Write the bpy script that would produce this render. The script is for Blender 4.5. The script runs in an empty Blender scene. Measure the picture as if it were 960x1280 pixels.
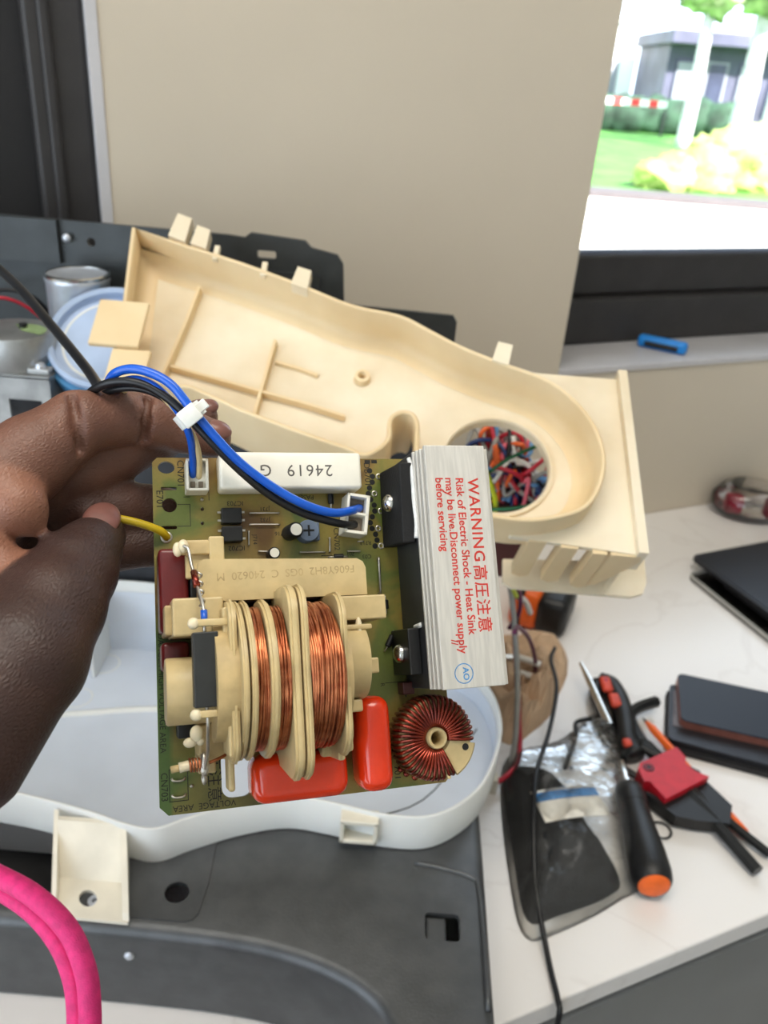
import bpy, bmesh, math, random
import numpy as np
from mathutils import Vector, Matrix, noise as mnoise
random.seed(7)
PI = math.pi
SC = bpy.context.scene
COL = SC.collection

# ---------------------------------------------------------------- camera, world, lights, exposure
CAM = Vector((0, 0, .55))
def look(pitch, roll):
    p, r = math.radians(pitch), math.radians(roll)
    fw = Vector((0, math.cos(p), -math.sin(p))); rt = Vector((1, 0, 0)); up = rt.cross(fw)
    a = rt * math.cos(r) + up * math.sin(r); b = -rt * math.sin(r) + up * math.cos(r)
    return Matrix(((a.x, b.x, -fw.x, CAM.x), (a.y, b.y, -fw.y, CAM.y), (a.z, b.z, -fw.z, CAM.z), (0, 0, 0, 1)))
cd = bpy.data.cameras.new('camera'); cam = bpy.data.objects.new('camera', cd); COL.objects.link(cam)
cam.matrix_world = look(28, 4.5)
cd.sensor_fit = 'VERTICAL'; cd.sensor_height = 36; cd.sensor_width = 36; cd.lens = 36 * 1035 / 1280
cd.clip_start = .01; cd.clip_end = 300
cd.dof.use_dof = True; cd.dof.focus_distance = .262; cd.dof.aperture_fstop = 17
SC.camera = cam
SC.view_settings.view_transform = 'Standard'; SC.view_settings.look = 'None'
SC.view_settings.gamma = 1; SC.view_settings.use_curve_mapping = False
SC.view_settings.exposure = 0.1
SC.cycles.use_denoising = True
SC.cycles.max_bounces = 10; SC.cycles.diffuse_bounces = 5; SC.cycles.transparent_max_bounces = 16
SC.cycles.sample_clamp_indirect = 6; SC.cycles.caustics_reflective = False; SC.cycles.caustics_refractive = False

w = bpy.data.worlds.new('sky'); SC.world = w; w.use_nodes = True
bg = w.node_tree.nodes['Background']; bg.inputs[0].default_value = (.80, .90, 1, 1); bg.inputs[1].default_value = 3.6

def light(name, kind, energy, color, loc, direction, **kw):
    l = bpy.data.lights.new(name, kind); l.energy = energy; l.color = color
    for k, v in kw.items(): setattr(l, k, v)
    o = bpy.data.objects.new(name, l); COL.objects.link(o); o.location = loc
    o.rotation_euler = Vector(direction).to_track_quat('-Z', 'Y').to_euler()
    return o
light('sun', 'SUN', 22.0, (1, .95, .86), (0, -3, 6), (-.35, .75, -.75), angle=.01)
light('ceiling_panel_light', 'AREA', 15, (1, .93, .82), (.0, .12, 1.74), (0, 0, -1), shape='RECTANGLE', size=1.2, size_y=.6)
# the wall with the windows runs at 25 degrees to the view; WM is its frame: x along it, y into it
A25 = math.radians(25)
WM = Matrix.Translation((.4455, 1.124, 0)) @ Matrix.Rotation(A25, 4, 'Z')
# sampling portal in the glazed side of the room (emits nothing itself)
po = light('portal_side', 'AREA', 1, (1, 1, 1), WM @ Vector((-2.62, -1.7, .75)), WM.to_3x3() @ Vector((1, 0, 0)), shape='RECTANGLE', size=2.6, size_y=1.7)
po.data.cycles.is_portal = True

# ---------------------------------------------------------------- materials
MATS = {}
def lin(c): return tuple(((x / 255 + .055) / 1.055) ** 2.4 if x > 10 else x / 255 / 12.92 for x in c)
def mat(name, c, rough=.5, metal=0, var=.08, vscale=20, bump=0, bscale=200, coat=0, trans=0, alpha=1, sss=0, emit=None, estr=0, ior=1.45, c2=None, spec=None, stretch=None):
    m = bpy.data.materials.new(name); m.use_nodes = True; nt = m.node_tree; N = nt.nodes; L = nt.links
    b = N['Principled BSDF']; c = lin(c)
    tc = N.new('ShaderNodeTexCoord'); src = tc.outputs['Object']
    if stretch:
        mp = N.new('ShaderNodeMapping'); mp.inputs['Scale'].default_value = stretch; L.new(src, mp.inputs[0]); src = mp.outputs[0]
    n = N.new('ShaderNodeTexNoise'); n.inputs['Scale'].default_value = vscale; n.inputs['Detail'].default_value = 5; L.new(src, n.inputs['Vector'])
    r = N.new('ShaderNodeValToRGB'); L.new(n.outputs['Fac'], r.inputs[0])
    d = lin(c2) if c2 else tuple(max(0, x * (1 - var * 2)) for x in c)
    r.color_ramp.elements[0].position = .35; r.color_ramp.elements[1].position = .65
    r.color_ramp.elements[0].color = (*d, 1); r.color_ramp.elements[1].color = (*[min(1, x * (1 + (0 if c2 else var))) for x in c], 1)
    L.new(r.outputs[0], b.inputs['Base Color'])
    b.inputs['Roughness'].default_value = rough; b.inputs['Metallic'].default_value = metal
    b.inputs['Coat Weight'].default_value = coat; b.inputs['Coat Roughness'].default_value = .08
    b.inputs['Transmission Weight'].default_value = trans; b.inputs['Alpha'].default_value = alpha; b.inputs['IOR'].default_value = ior
    if spec is not None: b.inputs['Specular IOR Level'].default_value = spec
    if sss: b.inputs['Subsurface Weight'].default_value = sss; b.inputs['Subsurface Radius'].default_value = (1, .5, .3); b.inputs['Subsurface Scale'].default_value = .003
    if emit: b.inputs['Emission Color'].default_value = (*lin(emit), 1); b.inputs['Emission Strength'].default_value = estr
    if bump:
        n2 = N.new('ShaderNodeTexNoise'); n2.inputs['Scale'].default_value = bscale; n2.inputs['Detail'].default_value = 3; L.new(src, n2.inputs['Vector'])
        bp = N.new('ShaderNodeBump'); bp.inputs['Strength'].default_value = bump; bp.inputs['Distance'].default_value = .002
        L.new(n2.outputs['Fac'], bp.inputs['Height']); L.new(bp.outputs[0], b.inputs['Normal'])
    MATS[name] = m; return m
M = MATS
mat('wall', (205, 194, 176), .85, var=.02, vscale=3, bump=.08, bscale=90)
mat('wall_white', (228, 226, 220), .9, var=.02, vscale=3)
mat('ceiling', (240, 238, 232), .9, var=.02, vscale=3)
mat('room_floor', (120, 112, 104), .6, var=.1, vscale=6)
mat('frame_dark', (52, 50, 50), .45, var=.06, vscale=30)
mat('black_panel', (30, 29, 30), .6, var=.06, vscale=12)
mat('sill', (196, 194, 196), .4, var=.04, vscale=10)
mat('glass_reflect', (120, 130, 150), .4, var=.05)  # bluish reflection at the foot of the pane, put into colour
mat('cabinet', (136, 136, 134), .5, var=.04, vscale=8)
mat('cabinet_dark', (84, 84, 84), .5, var=.05, vscale=8)
mat('chassis', (86, 88, 90), .38, metal=.55, var=.07, vscale=60, bump=.12, bscale=900)
mat('panel', (66, 70, 72), .42, metal=.4, var=.08, vscale=40, bump=.08, bscale=700)
mat('steel', (200, 206, 216), .35, metal=.6, var=.06, vscale=40)
mat('zinc', (170, 172, 172), .4, metal=.75, var=.12, vscale=50)
mat('bright_metal', (215, 215, 212), .2, metal=1, var=.05, vscale=60)
mat('tin', (205, 200, 190), .28, metal=.95, var=.1, vscale=300)
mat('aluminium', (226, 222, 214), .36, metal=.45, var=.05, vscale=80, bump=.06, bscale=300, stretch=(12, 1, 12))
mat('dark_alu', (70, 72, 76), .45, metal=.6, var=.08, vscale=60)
mat('pale_blue', (168, 186, 214), .5, var=.05, vscale=25)
mat('blue_edge', (66, 126, 170), .45, var=.08, vscale=25)
mat('green_sticker', (142, 166, 118), .6, var=.12, vscale=60)
mat('black_plastic', (24, 24, 25), .42, var=.15, vscale=60)
mat('black_matte', (20, 20, 21), .75, var=.2, vscale=80, bump=.1, bscale=900)
mat('black_foam', (26, 27, 30), .85, var=.25, vscale=90, bump=.5, bscale=500)
mat('rubber_black', (26, 27, 30), .38, var=.1, vscale=60)
mat('duct_white', (216, 218, 216), .42, var=.03, vscale=18, bump=.04, bscale=300, sss=.05)
mat('duct_skytint', (200, 208, 220), .45, var=.04, vscale=14, sss=.05)  # same white plastic, cool skylight on the inside put into its colour
mat('bracket_cream', (226, 220, 204), .45, var=.05, vscale=40)
mat('cream', (228, 206, 166), .45, var=.06, vscale=14, c2=(216, 190, 146), sss=.08)
mat('cream_pale', (230, 218, 194), .45, var=.05, vscale=16, c2=(214, 198, 168), sss=.08)
mat('bobbin', (204, 182, 134), .42, var=.05, vscale=180, sss=.06, coat=.1)
mat('bobbin_dark', (196, 172, 124), .5, var=.08, vscale=180)
mat('engraved', (182, 158, 112), .6, var=.1, vscale=300)
mat('ceramic', (244, 240, 226), .3, var=.02, vscale=120, coat=.2)
mat('connector', (236, 232, 218), .4, var=.03, vscale=200)
mat('cell_dark', (120, 108, 92), .6, var=.1, vscale=300)
mat('print_black', (28, 28, 26), .6, var=.1, vscale=300)
mat('print_grey', (96, 92, 86), .6, var=.15, vscale=500)
mat('print_red', (200, 52, 40), .5, var=.05, vscale=300)
mat('print_blue', (70, 140, 196), .5, var=.12, vscale=500)
mat('ic_black', (26, 27, 28), .4, var=.1, vscale=300)
mat('diode_grey', (44, 46, 46), .45, var=.08, vscale=200)
mat('trim_blue', (104, 118, 138), .45, var=.08, vscale=200)
mat('maroon', (104, 30, 32), .3, var=.08, vscale=160, coat=.2)
mat('red_cap', (232, 58, 18), .22, var=.06, vscale=60, coat=.6)
mat('copper', (210, 134, 92), .3, metal=.85, var=.14, vscale=260, c2=(160, 88, 58))
mat('copper_dark', (150, 52, 28), .24, metal=.75, var=.18, vscale=200, c2=(98, 30, 20), coat=.4)
mat('wax_white', (230, 216, 184), .3, var=.04, vscale=300, sss=.1)
mat('paste_white', (236, 236, 232), .5, var=.06, vscale=300, bump=.3, bscale=900)
mat('wire_blue', (22, 92, 205), .28, var=.05, vscale=80, coat=.3)
mat('wire_yellow', (196, 168, 26), .35, var=.06, vscale=80)
mat('wire_red', (190, 40, 58), .4, var=.06, vscale=80)
mat('wire_orange', (242, 110, 52), .4, var=.06, vscale=80)
mat('wire_green', (22, 98, 58), .4, var=.06, vscale=80)
mat('wire_lime', (196, 206, 40), .4, var=.06, vscale=80)
mat('wire_pink', (236, 112, 128), .4, var=.06, vscale=80)
mat('wire_purple', (104, 40, 78), .4, var=.06, vscale=80)
mat('wire_white', (222, 220, 214), .4, var=.04, vscale=80)
mat('wire_grey', (160, 158, 152), .4, var=.04, vscale=80)
mat('wire_navy', (38, 58, 110), .4, var=.06, vscale=80)
mat('wire_sky', (110, 160, 206), .4, var=.06, vscale=80)
mat('wire_brown', (72, 34, 30), .45, var=.06, vscale=80)
mat('wire_cream', (222, 200, 150), .4, var=.04, vscale=80)
mat('pink_cord', (236, 50, 128), .6, var=.08, vscale=200, bump=.25, bscale=1500)
mat('tie_white', (240, 240, 234), .35, var=.02, vscale=300, sss=.1)
mat('orange', (236, 104, 34), .45, var=.06, vscale=120)
mat('tool_red', (214, 74, 52), .45, var=.06, vscale=120)
mat('holder_red', (196, 28, 44), .42, var=.06, vscale=90)
mat('key_black', (32, 33, 34), .35, metal=.3, var=.1, vscale=160)
mat('screen', (24, 28, 38), .3, var=.06, vscale=8, spec=.25)
mat('phone_edge', (44, 44, 48), .35, metal=.4, var=.05, vscale=60)
mat('copper_edge', (150, 96, 84), .35, metal=.5, var=.08, vscale=80)
mat('leather', (30, 30, 32), .65, var=.15, vscale=90, bump=.2, bscale=700)
mat('card_grey', (110, 104, 108), .5, var=.2, vscale=120)
mat('paper_brown', (206, 176, 146), .8, var=.05, vscale=40, bump=.2, bscale=120)
mat('label_white', (232, 226, 214), .6, var=.06, vscale=140)
mat('label_blue', (36, 122, 190), .5, var=.08, vscale=200)
mat('sill_blue', (30, 132, 214), .4, var=.06, vscale=60)
mat('clear_red', (168, 26, 56), .35, var=.1, vscale=50)
mat('pavement', (236, 228, 214), .9, var=.04, vscale=.6)
mat('kerb', (84, 78, 80), .9, var=.06, vscale=3)
mat('grass', (76, 132, 50), .9, var=.25, vscale=1.4, bump=.5, bscale=12)
mat('shrub_leaf', (170, 182, 104), .8, var=.3, vscale=2)
mat('hedge_leaf', (44, 70, 52), .8, var=.3, vscale=2)
mat('crown_leaf', (176, 188, 142), .8, var=.3, vscale=2)
mat('trunk', (200, 196, 200), .9, var=.14, vscale=3)
mat('facade_white', (244, 244, 244), .8, var=.02, vscale=1)
mat('facade_dark', (84, 82, 104), .6, var=.2, vscale=.6)
mat('facade_grey', (150, 148, 160), .7, var=.1, vscale=.6)
mat('pane_dark', (60, 62, 84), .2, var=.2, vscale=.7)
mat('tape_red', (228, 60, 62), .6, var=.04)
mat('nail', (124, 82, 74), .35, var=.05, vscale=300, coat=.2)

def clear_film(name, tint, gloss, rough, fac, milk=0):
    m = bpy.data.materials.new(name); m.use_nodes = True; nt = m.node_tree; N = nt.nodes; L = nt.links
    for n in list(N):
        if n.type == 'BSDF_PRINCIPLED': N.remove(n)
    out = [n for n in N if n.type == 'OUTPUT_MATERIAL'][0]
    t = N.new('ShaderNodeBsdfTransparent'); t.inputs[0].default_value = (*tint, 1)
    g = N.new('ShaderNodeBsdfGlossy'); g.inputs[0].default_value = (*gloss, 1); g.inputs['Roughness'].default_value = rough
    fr = N.new('ShaderNodeLayerWeight'); fr.inputs[0].default_value = fac
    tc = N.new('ShaderNodeTexCoord'); nz = N.new('ShaderNodeTexNoise'); nz.inputs['Scale'].default_value = 70; L.new(tc.outputs['Object'], nz.inputs['Vector'])
    bp = N.new('ShaderNodeBump'); bp.inputs['Strength'].default_value = .35; bp.inputs['Distance'].default_value = .004; L.new(nz.outputs['Fac'], bp.inputs['Height'])
    L.new(bp.outputs[0], g.inputs['Normal']); L.new(bp.outputs[0], fr.inputs['Normal'])
    if milk:
        df = N.new('ShaderNodeBsdfTranslucent'); df.inputs[0].default_value = (.95, .95, .93, 1); d2 = N.new('ShaderNodeBsdfDiffuse'); d2.inputs[0].default_value = (.95, .95, .93, 1)
        md = N.new('ShaderNodeMixShader'); L.new(df.outputs[0], md.inputs[1]); L.new(d2.outputs[0], md.inputs[2])
        mk = N.new('ShaderNodeMixShader'); mk.inputs[0].default_value = milk; L.new(t.outputs[0], mk.inputs[1]); L.new(md.outputs[0], mk.inputs[2]); t = mk
    mx = N.new('ShaderNodeMixShader'); L.new(fr.outputs['Fresnel'], mx.inputs[0]); L.new(t.outputs[0], mx.inputs[1]); L.new(g.outputs[0], mx.inputs[2]); L.new(mx.outputs[0], out.inputs[0])
    MATS[name] = m; return m
clear_film('bag_film', (.97, .97, .96), (.7, .72, .75), .24, .24, .07)
clear_film('clear_shell', (.86, .84, .84), (1, 1, 1), .1, .4)
gm = clear_film('window_glass', (.96, .98, 1), (1, 1, 1), .02, .1)

def counter_material():
    m = bpy.data.materials.new('counter'); m.use_nodes = True; nt = m.node_tree; N = nt.nodes; L = nt.links; b = N['Principled BSDF']
    tc = N.new('ShaderNodeTexCoord')
    n1 = N.new('ShaderNodeTexNoise'); n1.inputs['Scale'].default_value = 3.2; n1.inputs['Detail'].default_value = 6; n1.inputs['Distortion'].default_value = 1.2; L.new(tc.outputs['Object'], n1.inputs['Vector'])
    r1 = N.new('ShaderNodeValToRGB'); e = r1.color_ramp.elements
    e[0].position = .485; e[0].color = (*lin((235, 231, 228)), 1); e[1].position = .5; e[1].color = (*lin((220, 214, 210)), 1)
    x = r1.color_ramp.elements.new(.515); x.color = (*lin((235, 231, 228)), 1)
    L.new(n1.outputs['Fac'], r1.inputs[0])
    n2 = N.new('ShaderNodeTexNoise'); n2.inputs['Scale'].default_value = 1.6; L.new(tc.outputs['Object'], n2.inputs['Vector'])
    mx = N.new('ShaderNodeMix'); mx.data_type = 'RGBA'; L.new(n2.outputs['Fac'], mx.inputs['Factor'])
    L.new(r1.outputs[0], mx.inputs[6]); mx.inputs[7].default_value = (*lin((233, 229, 226)), 1)
    L.new(mx.outputs[2], b.inputs['Base Color']); b.inputs['Roughness'].default_value = .22
    MATS['counter'] = m
counter_material()

def board_material():
    m = bpy.data.materials.new('board'); m.use_nodes = True; nt = m.node_tree; N = nt.nodes; L = nt.links; b = N['Principled BSDF']
    tc = N.new('ShaderNodeTexCoord')
    n = N.new('ShaderNodeTexNoise'); n.inputs['Scale'].default_value = 34; n.inputs['Detail'].default_value = 3; n.inputs['Distortion'].default_value = .6; L.new(tc.outputs['Object'], n.inputs['Vector'])
    r = N.new('ShaderNodeValToRGB'); e = r.color_ramp.elements; r.color_ramp.interpolation = 'EASE'
    e[0].position = .36; e[0].color = (*lin((104, 76, 38)), 1); e[1].position = .62; e[1].color = (*lin((102, 114, 54)), 1)
    x = e.new(.46); x.color = (*lin((142, 118, 60)), 1); x = e.new(.54); x.color = (*lin((138, 126, 62)), 1)
    L.new(n.outputs['Fac'], r.inputs[0])
    # fine glass-weave grain
    n2 = N.new('ShaderNodeTexNoise'); n2.inputs['Scale'].default_value = 900; L.new(tc.outputs['Object'], n2.inputs['Vector'])
    # border strips of plain solder mask are greener than the copper filled middle
    sp = N.new('ShaderNodeSeparateXYZ'); L.new(tc.outputs['Object'], sp.inputs[0])
    def rng(sock, a, bb):
        q = N.new('ShaderNodeMapRange'); q.inputs['From Min'].default_value = a; q.inputs['From Max'].default_value = bb; L.new(sock, q.inputs['Value']); return q.outputs[0]
    lo = rng(sp.outputs['Y'], -.080, -.098)
    le = rng(sp.outputs['X'], .0052, .003)
    le2 = rng(sp.outputs['Y'], -.046, -.056)
    mm = N.new('ShaderNodeMath'); mm.operation = 'MULTIPLY'; L.new(le, mm.inputs[0]); L.new(le2, mm.inputs[1])
    lx = rng(sp.outputs['X'], .05, .03); ml = N.new('ShaderNodeMath'); ml.operation = 'MULTIPLY'; L.new(lo, ml.inputs[0]); L.new(lx, ml.inputs[1])
    mh = N.new('ShaderNodeMath'); mh.operation = 'MULTIPLY'; L.new(ml.outputs[0], mh.inputs[0]); mh.inputs[1].default_value = .5
    mxx = N.new('ShaderNodeMath'); mxx.operation = 'MAXIMUM'; L.new(mm.outputs[0], mxx.inputs[0]); L.new(mh.outputs[0], mxx.inputs[1])
    mx = N.new('ShaderNodeMix'); mx.data_type = 'RGBA'; L.new(mxx.outputs[0], mx.inputs['Factor']); L.new(r.outputs[0], mx.inputs[6]); mx.inputs[7].default_value = (*lin((78, 104, 50)), 1)
    hs = N.new('ShaderNodeHueSaturation'); L.new(mx.outputs[2], hs.inputs['Color'])
    q = N.new('ShaderNodeMapRange'); q.inputs['To Min'].default_value = .88; q.inputs['To Max'].default_value = 1.1; L.new(n2.outputs['Fac'], q.inputs['Value']); L.new(q.outputs[0], hs.inputs['Value'])
    L.new(hs.outputs[0], b.inputs['Base Color']); b.inputs['Roughness'].default_value = .32
    MATS['board'] = m
board_material()

def skin_material():
    m = bpy.data.materials.new('skin'); m.use_nodes = True; nt = m.node_tree; N = nt.nodes; L = nt.links; b = N['Principled BSDF']
    tc = N.new('ShaderNodeTexCoord'); at = N.new('ShaderNodeAttribute'); at.attribute_name = 'pigment_and_shade'  # palm pigment, plus shade painted into the rear fingers
    n = N.new('ShaderNodeTexNoise'); n.inputs['Scale'].default_value = 60; n.inputs['Detail'].default_value = 4; L.new(tc.outputs['Object'], n.inputs['Vector'])
    ad = N.new('ShaderNodeMath'); ad.operation = 'MULTIPLY_ADD'; L.new(n.outputs['Fac'], ad.inputs[0]); ad.inputs[1].default_value = .35; L.new(at.outputs['Fac'], ad.inputs[2])
    r = N.new('ShaderNodeValToRGB'); e = r.color_ramp.elements
    e[0].position = .15; e[0].color = (*lin((53, 37, 34)), 1); e[1].position = 1.0; e[1].color = (*lin((144, 99, 79)), 1)
    x = e.new(.55); x.color = (*lin((90, 60, 50)), 1)
    L.new(ad.outputs[0], r.inputs[0]); L.new(r.outputs[0], b.inputs['Base Color'])
    v = N.new('ShaderNodeTexVoronoi'); v.feature = 'DISTANCE_TO_EDGE'; v.inputs['Scale'].default_value = 850
    mp = N.new('ShaderNodeMapping'); mp.inputs['Scale'].default_value = (1, .55, 1.3); mp.inputs['Rotation'].default_value = (.3, .2, .6); L.new(tc.outputs['Object'], mp.inputs[0]); L.new(mp.outputs[0], v.inputs['Vector'])
    bp = N.new('ShaderNodeBump'); bp.inputs['Strength'].default_value = .5; bp.inputs['Distance'].default_value = .0006; L.new(v.outputs['Distance'], bp.inputs['Height']); L.new(bp.outputs[0], b.inputs['Normal'])
    b.inputs['Roughness'].default_value = .48; b.inputs['Subsurface Weight'].default_value = .06; b.inputs['Subsurface Radius'].default_value = (1, .4, .2); b.inputs['Subsurface Scale'].default_value = .002
    MATS['skin'] = m
skin_material()

# ---------------------------------------------------------------- geometry helpers
def obj(name, bm, m, parent=None, scale=1.0, smooth=None, label=None):
    me = bpy.data.meshes.new(name)
    if scale != 1.0: bmesh.ops.scale(bm, vec=(scale,) * 3, verts=bm.verts)
    bmesh.ops.recalc_face_normals(bm, faces=bm.faces)
    bm.to_mesh(me); bm.free()
    me.materials.append(MATS[m])
    if smooth is not None:
        for p in me.polygons: p.use_smooth = True
        if smooth < 180: me.set_sharp_from_angle(angle=math.radians(smooth))
    o = bpy.data.objects.new(name, me); COL.objects.link(o); o.parent = parent
    if label: o['label'] = label
    return o
def tag(o, label, cat, group=None):
    o['label'] = label; o['category'] = cat
    if group: o['group'] = group
    return o
def struct(o, label=None):
    o['kind'] = 'structure'
    if label: o['label'] = label
    return o
def empty(name, mw, label=None, cat=None, group=None):
    o = bpy.data.objects.new(name, None); COL.objects.link(o)
    o.matrix_world = mw if isinstance(mw, Matrix) else Matrix.Translation(mw); o.empty_display_size = .02
    if label: tag(o, label, cat, group)
    return o
def B(): return bmesh.new()
def box(bm, x0, x1, y0, y1, z0, z1, bev=0, seg=2, mx=None):
    r = bmesh.ops.create_cube(bm, size=1); vs = r['verts']
    for v in vs:
        v.co = Vector(((x0 + x1) / 2 + v.co.x * (x1 - x0), (y0 + y1) / 2 + v.co.y * (y1 - y0), (z0 + z1) / 2 + v.co.z * (z1 - z0)))
    if bev:
        es = list({e for v in vs for e in v.link_edges})
        rr = bmesh.ops.bevel(bm, geom=es, offset=bev, segments=seg, affect='EDGES', profile=.5)
        vs = list({v for f in rr['faces'] for v in f.verts} | {v for v in vs if v.is_valid})
    if mx is not None: bmesh.ops.transform(bm, matrix=mx, verts=vs)
    return bm
def rot2(cx, cy, a): return Matrix.Translation((cx, cy, 0)) @ Matrix.Rotation(a, 4, 'Z') @ Matrix.Translation((-cx, -cy, 0))
def fill_loops(bm, loops):
    es = []
    for lp in loops:
        n = len(lp)
        for i in range(n):
            e = bm.edges.get((lp[i], lp[(i + 1) % n])) or bm.edges.new((lp[i], lp[(i + 1) % n])); es.append(e)
    return [f for f in bmesh.ops.triangle_fill(bm, use_beauty=True, use_dissolve=False, edges=es)['geom'] if isinstance(f, bmesh.types.BMFace)]
def plate(bm, outer, holes=(), z0=0, z1=1):
    lo, hi = [], []
    for lp in [outer, *holes]:
        a = [bm.verts.new((x, y, z0)) for x, y in lp]; b = [bm.verts.new((x, y, z1)) for x, y in lp]
        n = len(lp)
        for i in range(n): bm.faces.new((a[i], a[(i + 1) % n], b[(i + 1) % n], b[i]))
        lo.append(a); hi.append(b)
    fill_loops(bm, lo); fill_loops(bm, hi)
    return bm
def circ(cx, cy, r, n=24, ry=None): return [(cx + r * math.cos(2 * PI * i / n), cy + (ry or r) * math.sin(2 * PI * i / n)) for i in range(n)]
def rrect(x0, x1, y0, y1, r, n=5):
    out = []
    for cx, cy, a in ((x1 - r, y1 - r, 0), (x0 + r, y1 - r, PI / 2), (x0 + r, y0 + r, PI), (x1 - r, y0 + r, 1.5 * PI)):
        out += [(cx + r * math.cos(a + PI / 2 * i / n), cy + r * math.sin(a + PI / 2 * i / n)) for i in range(n + 1)]
    return out
def catmull(pts, n=6, closed=False):
    P = [Vector(p) for p in pts]; out = []; m = len(P)
    rng = range(m) if closed else range(m - 1)
    for i in rng:
        p0 = P[(i - 1) % m] if closed or i > 0 else P[0] * 2 - P[1]
        p1 = P[i]; p2 = P[(i + 1) % m]
        p3 = P[(i + 2) % m] if closed or i + 2 < m else P[-1] * 2 - P[-2]
        for k in range(n):
            t = k / n
            out.append(.5 * ((2 * p1) + (p2 - p0) * t + (2 * p0 - 5 * p1 + 4 * p2 - p3) * t * t + (3 * p1 - p0 - 3 * p2 + p3) * t ** 3))
    if not closed: out.append(P[-1].copy())
    return out
def tube(bm, pts, r, n=8, smooth=6, closed=False, flat=1.0):
    P = catmull(pts, smooth, closed) if smooth else [Vector(p) for p in pts]
    m = len(P); rings = []; prev = None
    for i in range(m):
        t = (P[(i + 1) % m] - P[i - 1]) if closed or 0 < i < m - 1 else (P[1] - P[0] if i == 0 else P[-1] - P[-2])
        if t.length < 1e-12: t = Vector((0, 0, 1))
        t.normalize()
        if prev is None: a = t.orthogonal().normalized()
        else:
            a = prev - t * prev.dot(t); a = a.normalized() if a.length > 1e-9 else t.orthogonal().normalized()
        prev = a; b = t.cross(a); rr = r(i / (m - 1)) if callable(r) else r
        rings.append([bm.verts.new(P[i] + (a * math.cos(2 * PI * k / n) + b * math.sin(2 * PI * k / n) * flat) * rr) for k in range(n)])
    for i in range(m if closed else m - 1):
        A, C = rings[i], rings[(i + 1) % m]
        for k in range(n): bm.faces.new((A[k], A[(k + 1) % n], C[(k + 1) % n], C[k]))
    if not closed: bm.faces.new(rings[0][::-1]); bm.faces.new(rings[-1])
    return bm
def lathe(bm, prof, n=32, mx=None, a0=0, a1=2 * PI):
    full = abs(a1 - a0 - 2 * PI) < 1e-6; rings = []; vs = []
    for r, z in prof:
        if r < 1e-9: v = bm.verts.new((0, 0, z)); rings.append([v]); vs.append(v)
        else:
            q = [bm.verts.new((r * math.cos(a0 + (a1 - a0) * k / n), r * math.sin(a0 + (a1 - a0) * k / n), z)) for k in range(n if full else n + 1)]
            rings.append(q); vs += q
    for A, C in zip(rings, rings[1:]):
        m = max(len(A), len(C)); last = m if full else m - 1
        for k in range(last):
            k2 = (k + 1) % m
            q = [A[k] if len(A) > 1 else A[0], A[k2] if len(A) > 1 else None, C[k2] if len(C) > 1 else C[0], C[k] if len(C) > 1 else None]
            q = [v for v in q if v]
            if len(q) > 2: bm.faces.new(q)
    if mx is not None: bmesh.ops.transform(bm, matrix=mx, verts=vs)
    return bm
def cyl(bm, p, d, r, h, n=20, bev=0):
    p = Vector(p); mx = Matrix.Translation(p) @ Vector(d).to_track_quat('Z', 'Y').to_matrix().to_4x4()
    if bev: prof = [(0, 0), (r - bev, 0), (r, bev), (r, h - bev), (r - bev, h), (0, h)]
    else: prof = [(0, 0), (r, 0), (r, h), (0, h)]
    return lathe(bm, prof, n, mx)
def ball(bm, c, r, sx=1, sy=1, sz=1, mx=None, n=12):
    mm = Matrix.Translation(Vector(c)) @ (mx or Matrix()) @ Matrix.Diagonal((r * sx, r * sy, r * sz, 1))
    bmesh.ops.create_uvsphere(bm, u_segments=n * 2, v_segments=n, radius=1, matrix=mm); return bm
def ribbon(bm, loop, zlo, zhi, t, inward=1, closed=True):
    """upright wall of thickness t along a 2-D loop; zlo/zhi numbers or functions of the index fraction"""
    m = len(loop); rows = []
    for i in range(m):
        p = Vector(loop[i][:2]); a = Vector(loop[i - 1][:2]) if closed or i else p; b = Vector(loop[(i + 1) % m][:2]) if closed or i < m - 1 else p
        d = (b - a).normalized(); nrm = Vector((-d.y, d.x)) * inward
        f = i / m; lo = zlo(p) if callable(zlo) else zlo; hi = zhi(p) if callable(zhi) else zhi; q = p + nrm * t
        rows.append([bm.verts.new((p.x, p.y, lo)), bm.verts.new((p.x, p.y, hi - t * .3)), bm.verts.new((p.x + nrm.x * t * .3, p.y + nrm.y * t * .3, hi)), bm.verts.new((p.x + nrm.x * t * .7, p.y + nrm.y * t * .7, hi)), bm.verts.new((q.x, q.y, hi - t * .3)), bm.verts.new((q.x, q.y, lo))])
    for i in range(m if closed else m - 1):
        A, C = rows[i], rows[(i + 1) % m]
        for k in range(6): bm.faces.new((A[k], C[k], C[(k + 1) % 6], A[(k + 1) % 6]))
    if not closed: bm.faces.new(rows[0]); bm.faces.new(rows[-1][::-1])
    return bm
def text(name, body, size, m, parent, mx, ext=0, align='LEFT', spacing=1.0, label=None, bold=0):
    c = bpy.data.curves.new(name, 'FONT'); c.body = body; c.size = size; c.align_x = align; c.align_y = 'CENTER'; c.extrude = ext; c.space_character = spacing; c.offset = bold; c.resolution_u = 3
    t = bpy.data.objects.new('tmp_text', c); COL.objects.link(t)
    bpy.context.view_layer.update()
    me = bpy.data.meshes.new_from_object(t.evaluated_get(bpy.context.evaluated_depsgraph_get()))
    bpy.data.objects.remove(t); bpy.data.curves.remove(c)
    me.transform(mx); me.name = name; me.materials.clear(); me.materials.append(MATS[m])
    o = bpy.data.objects.new(name, me); COL.objects.link(o); o.parent = parent
    if label: o['label'] = label
    return o

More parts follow.
